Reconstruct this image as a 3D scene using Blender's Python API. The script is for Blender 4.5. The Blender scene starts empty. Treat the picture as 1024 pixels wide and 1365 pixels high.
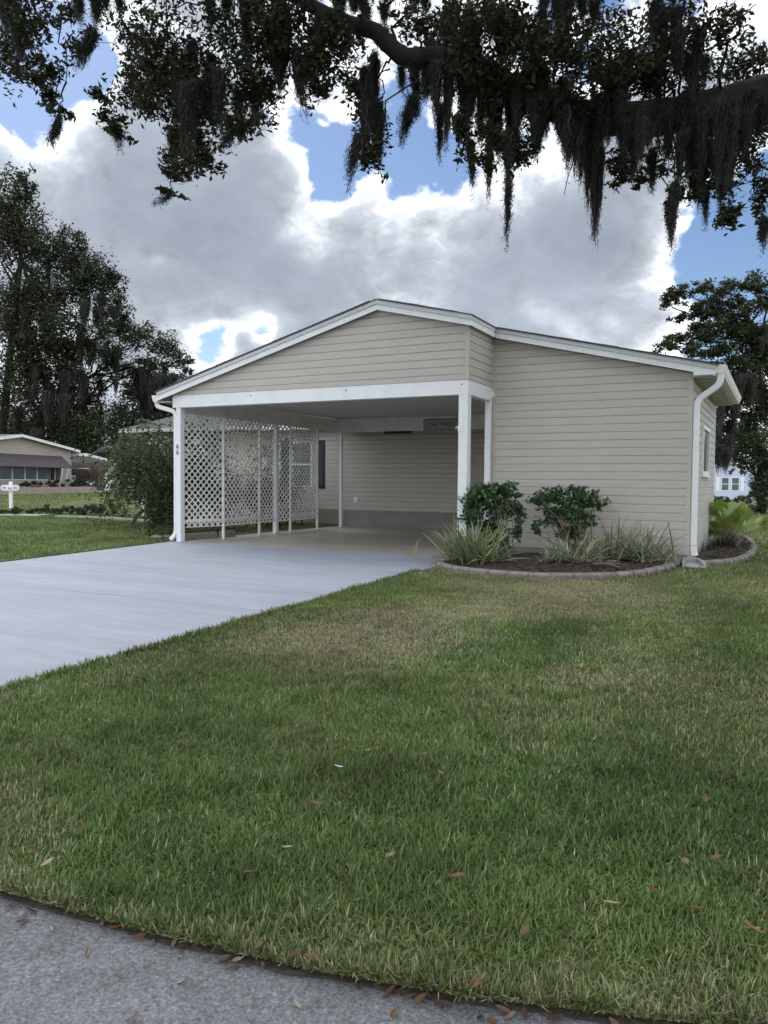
import bpy, math, random
import numpy as np
from mathutils import Vector, Matrix
R = math.radians
random.seed(7)
rng = np.random.default_rng(7)
sc = bpy.context.scene
col = sc.collection

# ------------------------------------------------------------------ survey (camera solved from the photograph)
CF, CYAW, CPIT, CROLL = 1031.3, 0.4744, -0.0399, 0.0084
CPOS = np.array([4.0998, -10.6292, 1.1246])
_fw = np.array([-math.sin(CYAW) * math.cos(CPIT), math.cos(CYAW) * math.cos(CPIT), math.sin(CPIT)])
_r = np.array([math.cos(CYAW), math.sin(CYAW), 0.0])
_u = np.cross(_r, _fw)
_r2 = math.cos(CROLL) * _r + math.sin(CROLL) * _u
_u2 = -math.sin(CROLL) * _r + math.cos(CROLL) * _u


def ray(x, y):
    return _fw + _r2 * (x - 512) / CF + _u2 * (682.5 - y) / CF


def at(x, y, D):                       # a point D metres deep
    return CPOS + ray(x, y) * D


def smooth(a, b, x):
    t = np.clip((np.asarray(x, float) - a) / (b - a), 0, 1)
    return t * t * (3 - 2 * t)


def hz(x, y):                          # height of the land
    return 0.02 * np.clip(y, -16, 0) + 0.25 * smooth(-15, -38, x)


def gpt(x, y):                         # where a sight line meets the land
    d = ray(x, y)
    lo, hi = 0.5, 150.0
    for _ in range(60):
        m = (lo + hi) / 2
        p = CPOS + d * m
        if p[2] > hz(p[0], p[1]):
            lo = m
        else:
            hi = m
    p = CPOS + d * lo
    return np.array([p[0], p[1], float(hz(p[0], p[1]))])


def onv(x, y, v):
    d = ray(x, y)
    return CPOS + d * ((v - CPOS[1]) / d[1])


def road_edge(x):
    xs = [-400, -6, 0, 1.9, 2.5, 3.0, 3.4, 3.8, 5, 8, 14, 30, 400]
    ys = [-9.3, -9.15, -9.07, -9.03, -8.98, -8.91, -8.82, -8.70, -8.3, -7.2, -5.4, -2, 40]
    return np.interp(x, xs, ys)


# ------------------------------------------------------------------ noise helper
_perm = rng.random((256, 256))


def vnoise(x, y, s):
    x = np.asarray(x) * s + 100; y = np.asarray(y) * s + 100
    i = np.floor(x).astype(int); j = np.floor(y).astype(int)
    a = x - i; b = y - j
    a = a * a * (3 - 2 * a); b = b * b * (3 - 2 * b)
    g = lambda p, q: _perm[p % 256, q % 256]
    return (g(i, j) * (1 - a) + g(i + 1, j) * a) * (1 - b) + (g(i, j + 1) * (1 - a) + g(i + 1, j + 1) * a) * b


# ------------------------------------------------------------------ scene helpers
def tag(o, label=None, cat=None, group=None, kind=None):
    if label: o['label'] = label
    if cat: o['category'] = cat
    if group: o['group'] = group
    if kind: o['kind'] = kind
    return o


def thing(name, label, cat, loc=(0, 0, 0), rotz=0.0, group=None):
    o = bpy.data.objects.new(name, None)
    o.empty_display_size = 0.2
    col.objects.link(o)
    o.location = [float(v) for v in loc]
    o.rotation_euler = (0, 0, rotz)
    return tag(o, label, cat, group)


class MB:
    def __init__(s): s.v = []; s.f = []

    def face(s, pts):
        n = len(s.v); s.v += [tuple(float(c) for c in p) for p in pts]; s.f.append(tuple(range(n, n + len(pts))))

    def box(s, a, b):
        x0, y0, z0 = a; x1, y1, z1 = b
        n = len(s.v)
        s.v += [(x0, y0, z0), (x1, y0, z0), (x1, y1, z0), (x0, y1, z0), (x0, y0, z1), (x1, y0, z1), (x1, y1, z1), (x0, y1, z1)]
        s.f += [tuple(n + i for i in q) for q in ((0, 3, 2, 1), (4, 5, 6, 7), (0, 1, 5, 4), (1, 2, 6, 5), (2, 3, 7, 6), (3, 0, 4, 7))]
        return s

    def prism(s, poly, off):           # closed outline swept by the vector off
        k = len(poly); n = len(s.v); off = np.array(off, float)
        P = [np.array(p, float) for p in poly]
        s.v += [tuple(p) for p in P] + [tuple(p + off) for p in P]
        s.f.append(tuple(range(n + k - 1, n - 1, -1))); s.f.append(tuple(range(n + k, n + 2 * k)))
        for i in range(k):
            j = (i + 1) % k
            s.f.append((n + i, n + j, n + k + j, n + k + i))
        return s

    def bar(s, a, b, w, h=None):       # rectangular bar a->b
        h = h or w
        a = Vector(a); b = Vector(b); d = (b - a).normalized()
        up = Vector((0, 0, 1)) if abs(d.z) < 0.95 else Vector((0, 1, 0))
        x = d.cross(up).normalized() * (w / 2); z = x.normalized().cross(d) * (h / 2)
        s.prism([a - x - z, a + x - z, a + x + z, a - x + z], b - a)
        return s

    def tube(s, pts, rads, n=8, cap=True):
        pts = [Vector([float(c) for c in p]) for p in pts]
        if not hasattr(rads, '__len__'): rads = [rads] * len(pts)
        base = len(s.v); ref = Vector((0.3, 0.2, 1)).normalized()
        for i, p in enumerate(pts):
            d = (pts[min(i + 1, len(pts) - 1)] - pts[max(i - 1, 0)]).normalized()
            a = d.cross(ref)
            if a.length < 1e-3: a = d.cross(Vector((1, 0, 0)))
            a.normalize(); b = d.cross(a).normalized()
            for k in range(n):
                t = 2 * math.pi * k / n
                s.v.append(tuple(p + (a * math.cos(t) + b * math.sin(t)) * rads[i]))
        for i in range(len(pts) - 1):
            for k in range(n):
                q = base + i * n
                s.f.append((q + k, q + (k + 1) % n, q + n + (k + 1) % n, q + n + k))
        if cap:
            s.f.append(tuple(base + k for k in range(n - 1, -1, -1)))
            q = base + (len(pts) - 1) * n
            s.f.append(tuple(q + k for k in range(n)))
        return s

    def mesh(s, name):
        me = bpy.data.meshes.new(name)
        me.from_pydata(s.v, [], s.f)
        me.update()
        return me


def obj(name, mb, m, parent=None, world=True, smooth_=False, bevel=0):
    me = mb.mesh(name) if isinstance(mb, MB) else mb
    if m and not me.materials: me.materials.append(m)
    o = bpy.data.objects.new(name, me)
    col.objects.link(o)
    if parent is not None:
        o.parent = parent
        if world:
            loc = Vector((0, 0, 0)); p = parent
            while p is not None:
                loc += p.location if p.type == 'EMPTY' else Vector((0, 0, 0)); p = p.parent
            o.matrix_parent_inverse = Matrix.Translation(-loc)
    if smooth_:
        me.polygons.foreach_set('use_smooth', np.ones(len(me.polygons), bool))
    if bevel:
        b = o.modifiers.new('bevel', 'BEVEL'); b.width = bevel; b.segments = 2; b.limit_method = 'ANGLE'
    return o


def kids(o): return [c for c in bpy.data.objects if c.parent == o]


def copy_tree(o, parent=None, label=None):
    c = o.copy(); col.objects.link(c)
    if parent is not None: c.parent = parent
    for ch in kids(o): copy_tree(ch, c)
    if label: c['label'] = label
    return c


def np_mesh(name, V, F, tint=None, smooth_=False):
    """V (n,3), F (m,4) or (m,3) index array, tint (n,3) colours per vertex"""
    me = bpy.data.meshes.new(name)
    V = np.asarray(V, np.float32); F = np.asarray(F, np.int32)
    me.vertices.add(len(V)); me.vertices.foreach_set('co', V.ravel())
    k = F.shape[1]
    me.loops.add(F.size); me.loops.foreach_set('vertex_index', F.ravel())
    me.polygons.add(len(F)); me.polygons.foreach_set('loop_start', np.arange(0, F.size, k, dtype=np.int32))
    me.polygons.foreach_set('loop_total', np.full(len(F), k, np.int32))
    if smooth_: me.polygons.foreach_set('use_smooth', np.ones(len(F), bool))
    if tint is not None:
        a = me.color_attributes.new('tint', 'FLOAT_COLOR', 'POINT')
        c = np.ones((len(V), 4), np.float32); c[:, :3] = tint
        a.data.foreach_set('color', c.ravel())
    me.update(calc_edges=True)
    return me


# ------------------------------------------------------------------ materials
def new_mat(name):
    m = bpy.data.materials.new(name); m.use_nodes = True
    nt = m.node_tree; b = nt.nodes['Principled BSDF']
    return m, nt, b


def mat(name, c, rough=0.6, var=0.12, scale=4.0, bump=0.0, bscale=60.0, spec=0.4, stain=0.0, sscale=0.8, stretch=None, metallic=0.0):
    """base colour with two octaves of mottling, a larger stain pattern and a fine bump"""
    m, nt, b = new_mat(name); N = nt.nodes; L = nt.links
    tc = N.new('ShaderNodeTexCoord'); src = tc.outputs['Object']
    if stretch:
        mp = N.new('ShaderNodeMapping'); mp.inputs['Scale'].default_value = stretch
        L.new(src, mp.inputs['Vector']); src = mp.outputs['Vector']
    n1 = N.new('ShaderNodeTexNoise'); n1.inputs['Scale'].default_value = scale; n1.inputs['Detail'].default_value = 6
    L.new(src, n1.inputs['Vector'])
    mr = N.new('ShaderNodeMapRange'); mr.inputs['From Min'].default_value = 0.3; mr.inputs['From Max'].default_value = 0.7
    mr.inputs['To Min'].default_value = 1 - var; mr.inputs['To Max'].default_value = 1 + var
    L.new(n1.outputs['Fac'], mr.inputs['Value'])
    last = mr.outputs['Result']
    if stain:
        n2 = N.new('ShaderNodeTexNoise'); n2.inputs['Scale'].default_value = sscale; n2.inputs['Detail'].default_value = 8; n2.inputs['Roughness'].default_value = 0.65
        L.new(src, n2.inputs['Vector'])
        m2 = N.new('ShaderNodeMapRange'); m2.inputs['From Min'].default_value = 0.4; m2.inputs['From Max'].default_value = 0.62
        m2.inputs['To Min'].default_value = 1 - stain; m2.inputs['To Max'].default_value = 1
        L.new(n2.outputs['Fac'], m2.inputs['Value'])
        mu = N.new('ShaderNodeMath'); mu.operation = 'MULTIPLY'
        L.new(last, mu.inputs[0]); L.new(m2.outputs['Result'], mu.inputs[1]); last = mu.outputs[0]
    vm = N.new('ShaderNodeVectorMath'); vm.operation = 'SCALE'
    vm.inputs[0].default_value = c; L.new(last, vm.inputs['Scale'])
    L.new(vm.outputs['Vector'], b.inputs['Base Color'])
    b.inputs['Roughness'].default_value = rough
    b.inputs['Specular IOR Level'].default_value = spec
    b.inputs['Metallic'].default_value = metallic
    if bump:
        n3 = N.new('ShaderNodeTexNoise'); n3.inputs['Scale'].default_value = bscale; n3.inputs['Detail'].default_value = 4
        L.new(src, n3.inputs['Vector'])
        bp = N.new('ShaderNodeBump'); bp.inputs['Strength'].default_value = bump; bp.inputs['Distance'].default_value = 0.01
        L.new(n3.outputs['Fac'], bp.inputs['Height']); L.new(bp.outputs['Normal'], b.inputs['Normal'])
    return m


def leaf_mat(name, gain=1.0, trans=0.3, rough=0.5, spec=0.25):
    """colour from each leaf's own tint; some light passes through"""
    m, nt, b = new_mat(name); N = nt.nodes; L = nt.links
    a = N.new('ShaderNodeVertexColor'); a.layer_name = 'tint'
    vm = N.new('ShaderNodeVectorMath'); vm.operation = 'SCALE'; vm.inputs['Scale'].default_value = gain
    L.new(a.outputs['Color'], vm.inputs[0])
    L.new(vm.outputs['Vector'], b.inputs['Base Color'])
    b.inputs['Roughness'].default_value = rough; b.inputs['Specular IOR Level'].default_value = spec
    if trans:
        t = N.new('ShaderNodeBsdfTranslucent'); L.new(vm.outputs['Vector'], t.inputs['Color'])
        mx = N.new('ShaderNodeMixShader'); mx.inputs['Fac'].default_value = trans
        L.new(b.outputs['BSDF'], mx.inputs[1]); L.new(t.outputs['BSDF'], mx.inputs[2])
        L.new(mx.outputs['Shader'], N['Material Output'].inputs['Surface'])
    return m


M = {}
M['siding'] = mat('siding', (.50, .462, .415), .55, .05, 3, .25, 90, stretch=(1, 1, 14), stain=.06, sscale=.7)
M['siding_side'] = mat('siding_side', (.50, .475, .435), .55, .05, 3, .2, 90, stretch=(1, 1, 14), stain=.10, sscale=.9)
M['white'] = mat('white_paint', (.78, .79, .80), .45, .03, 5, .05, 40, stain=.05, sscale=2.5)
M['white_old'] = mat('white_weathered', (.80, .79, .77), .6, .06, 7, .1, 60, stain=.14, sscale=3)
M['drip'] = mat('drip_paint', (.56, .57, .585), .45, .04, 5)
M['cream'] = mat('cream_gutter', (.74, .73, .68), .4, .03, 5, stain=.06, sscale=3)
M['soffit'] = mat('soffit', (.45, .435, .40), .6, .05, 3)
M['ceiling'] = mat('carport_ceiling', (.58, .57, .56), .6, .05, 2, stain=.08)
M['block'] = mat('painted_block', (.26, .245, .225), .75, .08, 5, .3, 50, stain=.12)
M['shingle'] = mat('shingle', (.13, .13, .135), .9, .3, 25, .6, 80)
M['drive'] = mat('driveway_paint', (.30, .323, .378), .62, .07, 5, .15, 120, stain=.16, sscale=.9, stretch=(.45, 2.2, 1))
M['slab'] = mat('carport_paint', (.36, .325, .285), .38, .05, 4, .06, 60, stain=.12, sscale=.7, spec=.45)
M['navy'] = mat('navy_shutter', (.012, .014, .03), .5, .1, 6)
M['door'] = mat('door_paint', (.42, .40, .37), .5, .04, 4)
M['dark'] = mat('dark_plastic', (.02, .02, .022), .5, .1, 6)
M['edging'] = mat('stamped_edging', (.25, .22, .195), .85, .18, 9, .6, 70, stain=.25, sscale=4)
M['joint'] = mat('edging_joint', (.10, .085, .08), .95, .2, 9)
M['mulch'] = mat('mulch', (.052, .036, .028), .95, .45, 40, 1.0, 55)
M['concrete'] = mat('concrete', (.40, .40, .39), .85, .12, 7, .3, 60, stain=.2, sscale=2)
M['pale_strip'] = mat('pale_concrete', (.36, .35, .32), .9, .15, 4, .3, 60, stain=.25)
M['bark'] = mat('bark', (.014, .0125, .012), .95, .4, 6, 1.0, 14, stretch=(3, 3, 1))
M['bark_pale'] = mat('grey_bark', (.13, .12, .11), .95, .3, 6, .8, 18)
M['stem'] = mat('shrub_stem', (.17, .14, .11), .9, .25, 20)
M['leaf'] = leaf_mat('leaves')
M['leaf_gloss'] = leaf_mat('glossy_leaves', 1, .15, .35, .45)
M['moss'] = leaf_mat('moss_strands', 1, .35, .9, .05)
M['grass'] = leaf_mat('grass_blades', 1, .3, .55, .25)
M['dry'] = leaf_mat('dry_leaves', 1, .15, .6, .3)


def glass_mat(name, c=(.03, .035, .04), rough=.05):
    m, nt, b = new_mat(name); N = nt.nodes; L = nt.links
    n = N.new('ShaderNodeTexNoise'); n.inputs['Scale'].default_value = 1.3
    vm = N.new('ShaderNodeVectorMath'); vm.operation = 'SCALE'; vm.inputs[0].default_value = c
    mr = N.new('ShaderNodeMapRange'); mr.inputs['To Min'].default_value = .5; mr.inputs['To Max'].default_value = 1.6
    L.new(n.outputs['Fac'], mr.inputs['Value']); L.new(mr.outputs['Result'], vm.inputs['Scale']); L.new(vm.outputs['Vector'], b.inputs['Base Color'])
    b.inputs['Roughness'].default_value = rough; b.inputs['Specular IOR Level'].default_value = .6
    return m


M['glass'] = glass_mat('window_glass')
M['glass_curtain'] = glass_mat('curtained_glass', (.10, .12, .13), .12)


def road_material():
    m, nt, b = new_mat('worn_asphalt'); N = nt.nodes; L = nt.links
    tc = N.new('ShaderNodeTexCoord')
    vo = N.new('ShaderNodeTexVoronoi'); vo.inputs['Scale'].default_value = 140
    L.new(tc.outputs['Object'], vo.inputs['Vector'])
    n0 = N.new('ShaderNodeTexNoise'); n0.inputs['Scale'].default_value = 85; n0.inputs['Detail'].default_value = 6; n0.inputs['Roughness'].default_value = .75
    L.new(tc.outputs['Object'], n0.inputs['Vector'])
    n1 = N.new('ShaderNodeTexNoise'); n1.inputs['Scale'].default_value = 4; n1.inputs['Detail'].default_value = 8; n1.inputs['Roughness'].default_value = .7
    L.new(tc.outputs['Object'], n1.inputs['Vector'])
    r0 = N.new('ShaderNodeValToRGB'); e = r0.color_ramp.elements
    e[0].position = .33; e[0].color = (.095, .098, .102, 1); e[1].position = .66; e[1].color = (.25, .257, .267, 1)
    L.new(n0.outputs['Fac'], r0.inputs['Fac'])
    sp = N.new('ShaderNodeValToRGB'); e = sp.color_ramp.elements
    e[0].position = 0; e[0].color = (.74, .74, .74, 1); e[1].position = 1; e[1].color = (1.25, 1.25, 1.25, 1)
    sx = N.new('ShaderNodeSeparateXYZ'); L.new(vo.outputs['Color'], sx.inputs[0]); L.new(sx.outputs['X'], sp.inputs['Fac'])
    big = N.new('ShaderNodeMapRange'); big.inputs['From Min'].default_value = .33; big.inputs['From Max'].default_value = .62
    big.inputs['To Min'].default_value = .78; big.inputs['To Max'].default_value = 1.12
    L.new(n1.outputs['Fac'], big.inputs['Value'])
    a = N.new('ShaderNodeVectorMath'); a.operation = 'MULTIPLY'; L.new(r0.outputs['Color'], a.inputs[0]); L.new(sp.outputs['Color'], a.inputs[1])
    c = N.new('ShaderNodeVectorMath'); c.operation = 'SCALE'; L.new(a.outputs['Vector'], c.inputs[0]); L.new(big.outputs['Result'], c.inputs['Scale'])
    L.new(c.outputs['Vector'], b.inputs['Base Color']); b.inputs['Roughness'].default_value = .9; b.inputs['Specular IOR Level'].default_value = .25
    bp = N.new('ShaderNodeBump'); bp.inputs['Strength'].default_value = .8; bp.inputs['Distance'].default_value = .006
    L.new(n0.outputs['Fac'], bp.inputs['Height']); L.new(bp.outputs['Normal'], b.inputs['Normal'])
    return m


def lawn_material():
    m, nt, b = new_mat('turf'); N = nt.nodes; L = nt.links
    tc = N.new('ShaderNodeTexCoord')
    n1 = N.new('ShaderNodeTexNoise'); n1.inputs['Scale'].default_value = .35; n1.inputs['Detail'].default_value = 10; n1.inputs['Roughness'].default_value = .7
    n2 = N.new('ShaderNodeTexNoise'); n2.inputs['Scale'].default_value = 45; n2.inputs['Detail'].default_value = 5
    for n in (n1, n2): L.new(tc.outputs['Object'], n.inputs['Vector'])
    r = N.new('ShaderNodeValToRGB'); e = r.color_ramp.elements
    e[0].position = .38; e[0].color = (.105, .150, .045, 1); e[1].position = .66; e[1].color = (.21, .20, .10, 1)
    L.new(n1.outputs['Fac'], r.inputs['Fac'])
    mr = N.new('ShaderNodeMapRange'); mr.inputs['From Min'].default_value = .3; mr.inputs['From Max'].default_value = .7; mr.inputs['To Min'].default_value = .45; mr.inputs['To Max'].default_value = 1.1
    L.new(n2.outputs['Fac'], mr.inputs['Value'])
    v = N.new('ShaderNodeVectorMath'); v.operation = 'SCALE'; L.new(r.outputs['Color'], v.inputs[0]); L.new(mr.outputs['Result'], v.inputs['Scale'])
    # near the street the bare thatch shows between the blades
    b.inputs['Roughness'].default_value = .95; b.inputs['Specular IOR Level'].default_value = .1
    L.new(v.outputs['Vector'], b.inputs['Base Color'])
    bp = N.new('ShaderNodeBump'); bp.inputs['Strength'].default_value = 1; bp.inputs['Distance'].default_value = .03
    L.new(n2.outputs['Fac'], bp.inputs['Height']); L.new(bp.outputs['Normal'], b.inputs['Normal'])
    return m


M['road'] = road_material()
M['lawn'] = lawn_material()
M['soil'] = mat('soil', (.066, .052, .038), .95, .35, 30, .8, 50)

# ------------------------------------------------------------------ land
def sheet(xs, yfun, ny, zoff):
    V = []; F = []
    for i, x in enumerate(xs):
        ys = yfun(x)
        for y in ys: V.append((x, y, float(hz(x, y)) + zoff))
    k = len(ys)
    for i in range(len(xs) - 1):
        for j in range(k - 1):
            a = i * k + j; F.append((a, a + k, a + k + 1, a + 1))
    return V, F


gx = np.unique(np.concatenate([np.linspace(-600, -60, 10), np.linspace(-60, 60, 41), np.linspace(60, 600, 10)]))
gy = np.unique(np.concatenate([np.linspace(-600, -40, 8), np.linspace(-40, 60, 51), np.linspace(60, 700, 10), [0.0, -16.0]]))
V, F = sheet(gx, lambda x: gy, len(gy), -.07)
o = obj('ground', np_mesh('ground', V, F), M['lawn']); tag(o, kind='structure')

yy = np.concatenate([[0.025, .05, .1, .3, .6], np.linspace(1, 9, 17), np.linspace(10, 110, 26)])
def lawn_cols(xs):
    V, F = [], []
    k = len(yy) + 1
    for x in xs:
        e = float(road_edge(x))
        V.append((x, e + .022, float(hz(x, e)) - .12))
        for t in yy:
            y = e + t
            V.append((x, y, float(hz(x, y)) - .012))
    for i in range(len(xs) - 1):
        for j in range(k - 1):
            a = i * k + j; F.append((a, a + k, a + k + 1, a + 1))
    return V, F
V1, F1 = lawn_cols(np.concatenate([np.linspace(-.06, 8, 34), np.linspace(9, 60, 30)]))
V2, F2 = lawn_cols(np.concatenate([np.linspace(-90, -20, 30), np.linspace(-19, -5.86, 30)]))
o = obj('lawn', np_mesh('lawn', V1 + V2, [tuple(q) for q in F1] + [tuple(i + len(V1) for i in q) for q in F2]), M['lawn']); tag(o, kind='structure')

xs = np.concatenate([np.linspace(-120, -8, 20), np.linspace(-7, 9, 65), np.linspace(10, 40, 20)])
V, F = sheet(xs, lambda x: road_edge(x) + np.array([.05, 0, -.3, -1, -3, -7]), 6, -.035)
F = [q[::-1] for q in F]
o = obj('road', np_mesh('road', V, F), M['road']); tag(o, kind='structure')

V, F = sheet(np.concatenate([np.linspace(-60, -6, 30), np.linspace(-5.6, 9, 90), np.linspace(10, 40, 20)]), lambda x: road_edge(x) + np.array([-.006 + .008 * math.sin(x * 23) + .006 * math.sin(x * 57), .03, .07]), 3, -.028)
o = obj('soil_edge', np_mesh('soil_edge', V, F), M['soil']); tag(o, kind='structure')

# driveway: two poured slabs with a joint between them
mb = MB()
for y0, y1 in ((-9.07, -4.76), (-4.742, -.006)):
    z0, z1 = .02 * y0, .02 * y1
    mb.prism([(-5.69, y0, z0 - .15), (-5.69, y1, z1 - .15), (-5.69, y1, z1 + .002), (-5.69, y0, z0 + .002)], (5.655, 0, 0))
o = obj('driveway', mb, M['drive'], bevel=.006); tag(o, kind='structure')
o = obj('carport_floor', MB().box((-5.69, 0, -.2), (0.02, 6.48, .002)), M['slab'], bevel=.004); tag(o, kind='structure')
mb = MB(); mb.prism([(-5.86, -9, -.2), (-5.69, -9, -.2), (-5.69, .9, -.02), (-5.86, .9, -.02)], (0, 0, .005))
o = obj('soil_strip', mb, M['soil']); tag(o, kind='structure')

# ------------------------------------------------------------------ siding
def clip(poly, z, keep_above):
    out = []
    for i in range(len(poly)):
        a, b = poly[i], poly[(i + 1) % len(poly)]
        ia = (a[1] >= z) == keep_above or a[1] == z; ib = (b[1] >= z) == keep_above or b[1] == z
        if ia: out.append(a)
        if ia != ib:
            t = (z - a[1]) / (b[1] - a[1]); out.append((a[0] + t * (b[0] - a[0]), z))
    return out


def siding(mb, poly, P, U, Nn, z0=0.0, h=.118, lap=.014):
    """clapboards inside an outline (u, z) on the vertical plane through P along U, facing Nn"""
    P = np.array(P, float); U = np.array(U, float); Nn = np.array(Nn, float); Z = np.array([0, 0, 1.0])
    zmin = min(p[1] for p in poly); zmax = max(p[1] for p in poly)
    k = math.floor((zmin - z0) / h)
    while z0 + k * h < zmax - 1e-6:
        a = z0 + k * h; b = a + h; k += 1
        q0 = poly
        if a > zmin: q0 = clip(q0, a, True)
        if b < zmax: q0 = clip(q0, b, False)
        if len(q0) < 3: continue
        kn = b - h * .16                    # flat face, then a bevel tucking under the next course
        pos = lambda u, z: P + U * u + Z * z + Nn * (.004 + lap * min(1.0, max(0.0, (b - z) / (b - kn))))
        q = q0
        za, zb = min(p[1] for p in q), max(p[1] for p in q)
        if za < kn < zb:
            lo_, hi_ = clip(q0, kn, False), clip(q0, kn, True)
            for pp in (lo_, hi_):
                if len(pp) >= 3: mb.face([pos(*p) for p in pp])
        else: mb.face([pos(*p) for p in q])
        lo = [p for p in q if abs(p[1] - za) < 1e-4]
        if len(lo) >= 2:
            u0, u1 = min(p[0] for p in lo), max(p[0] for p in lo)
            mb.face([P + U * u0 + Z * za, P + U * u1 + Z * za, pos(u1, za), pos(u0, za)])
    return mb


# ------------------------------------------------------------------ the house
house = thing('house', 'beige clapboard house with low gable roof and open white carport', 'house', (0, 0, 0))
W = 5.63; HB, TB = 2.4, 2.617
AX, AZ = -1.46, 3.747          # peak of the gable wall
sL, sR = .271, .2385
roofL = lambda x: AZ - sL * (AX - x)
roofR = lambda x: AZ - sR * (x - AX)
# front gable wall above the carport
g = obj('gable_wall', siding(MB(), [(-W + .02, TB), (-.06, TB), (-.06, roofR(-.06) - .0), (AX, AZ), (-W + .02, roofL(-W + .02) + .005)], (0, 0.012, 0), (1, 0, 0), (0, -1, 0), TB - .03), M['siding'], house)
obj('gable_backing', MB().prism([(-W + .01, .02, TB), (-.01, .02, TB), (-.01, .02, roofR(0)), (AX, .02, AZ), (-W + .01, .02, roofL(-W) + .01)], (0, .08, 0)), M['siding'], g)
rw = obj('return_wall', siding(MB(), [(0.06, TB), (1.1, TB), (1.1, roofR(0) - .01), (0.06, roofR(0) - .01)], (-.012, 0, 0), (0, 1, 0), (1, 0, 0), TB - .03), M['siding'], house)
obj('return_backing', MB().box((-.1, .101, TB), (-.02, 1.1, roofR(0))), M['siding'], rw)
tr = MB().box((-.055, -.012, TB), (.008, .05, roofR(0) + .0)); obj('corner_trim', tr, M['siding'], house)
# wing wall facing the street
D = 1.1; W2 = 2.948; ZB = .115
wing = obj('wing_wall', siding(MB(), [(.035, ZB), (W2 - .055, ZB), (W2 - .055, roofR(W2)), (.035, roofR(.035))], (0, D + .012, 0), (1, 0, 0), (0, -1, 0), ZB), M['siding'], house)
obj('wing_backing', MB().prism([(0.005, D + .02, .0), (W2 - .012, D + .02, 0), (W2 - .012, D + .02, roofR(W2) - .02), (0.005, D + .02, roofR(0) - .02)], (0, .08, 0)), M['siding'], wing)
obj('wing_side_wall', siding(MB(), [(D + .06, ZB), (5.29, ZB), (5.29, 2.63), (D + .06, 2.63)], (W2 - .012, 0, 0), (0, 1, 0), (1, 0, 0), ZB), M['siding_side'], house)
obj('wing_body', MB().box((.002, D + .101, -.05), (W2 - .014, 5.29, 2.63)), M['siding_side'], house)
obj('corner_trim', MB().box((W2 - .055, D - .012, ZB - .01), (W2 + .008, D + .06, roofR(W2) + .005)), M['siding'], house)
obj('corner_trim', MB().box((.0, D - .016, TB - .0), (.035, D + .012, roofR(0) - .02)).box((.0, D - .016, ZB), (.035, D + .012, TB - .001)), M['siding'], house)
obj('corner_trim', MB().box((W2 - .04, 5.291, ZB), (W2 + .006, 5.36, 2.63)), M['siding_side'], house)
obj('skirting', MB().box((.03, D + .001, -.1), (W2 - .02, D + .018, ZB)), M['block'], house)
# roof: two slopes, the right one stepping back beside the carport
th = .016
def slope_slab(mb, x0, z0, x1, z1, y0, y1, lift):
    mb.prism([(x0, y0, z0 + lift), (x1, y0, z1 + lift), (x1, y0, z1 + lift + th), (x0, y0, z0 + lift + th)], (0, y1 - y0, 0))
LX, RX = -5.90, 3.25
RL = .135                                   # roof deck above the top of the walls
mb = MB()
slope_slab(mb, LX - .03, roofL(LX - .03), AX, AZ, -.13, 6.9, RL)
slope_slab(mb, AX, AZ, .10, roofR(.10), -.13, 6.9, RL)
slope_slab(mb, .10, roofR(.10), RX + .03, roofR(RX + .03), .93, 5.55, RL)
# ragged shingle butts along the front edge
x = LX
while x < RX:
    w = random.uniform(.12, .30); x2 = min(x + w, RX)
    f = roofL if x2 < AX else roofR
    yf = -.145 if x2 < .1 else .915
    if not (x < AX < x2) and not (x < .1 < x2):
        h = random.uniform(.003, .011)
        mb.prism([(x, yf, f(x) + RL + th - .004), (x2, yf, f(x2) + RL + th - .004), (x2, yf, f(x2) + RL + th + h), (x, yf, f(x) + RL + th + h)], (0, .3, 0))
    x = x2
roof = obj('roof', mb, M['shingle'], house)
# fascia boards (rakes)
def rake(mb, f, x0, x1, y, low=-.012, high=RL - .002, t=.03):
    mb.prism([(x0, y, f(x0) + low), (x1, y, f(x1) + low), (x1, y, f(x1) + high), (x0, y, f(x0) + high)], (0, t, 0))
fb = MB(); rake(fb, roofL, LX, AX, -.10); rake(fb, roofR, AX, .075, -.10)
obj('fascia', fb, M['white'], house)
fb = MB(); fb.prism([(.045, -.068, roofR(.06) - .012), (.075, -.068, roofR(.06) - .012), (.075, -.068, roofR(.06) + RL - .002), (.045, -.068, roofR(.06) + RL - .002)], (0, 1.03, 0))
obj('fascia', fb, M['white'], house)
fb = MB(); rake(fb, roofR, .078, RX, .965)
# rake end widens into the boxed eave return
fb.prism([(W2 + .02, .963, 2.63), (RX - .002, .963, 2.63), (RX - .002, .963, roofR(RX) + .0), (W2 + .02, .963, roofR(W2 + .02) - .0)], (0, .03, 0))
obj('fascia', fb, M['white'], house)
# thin metal drip strip along the rakes
db = MB(); rake(db, roofL, LX, AX, -.118, .078, RL + .012, .017); rake(db, roofR, AX, .085, -.118, .078, RL + .012, .017); rake(db, roofR, .085, RX, .948, .078, RL + .012, .014)
db.prism([(.076, -.1, roofR(.08) + .078), (.085, -.1, roofR(.08) + .078), (.085, -.1, roofR(.08) + RL + .012), (.076, -.1, roofR(.08) + RL + .012)], (0, 1.05, 0))
obj('drip_edge', db, M['drip'], house)
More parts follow.
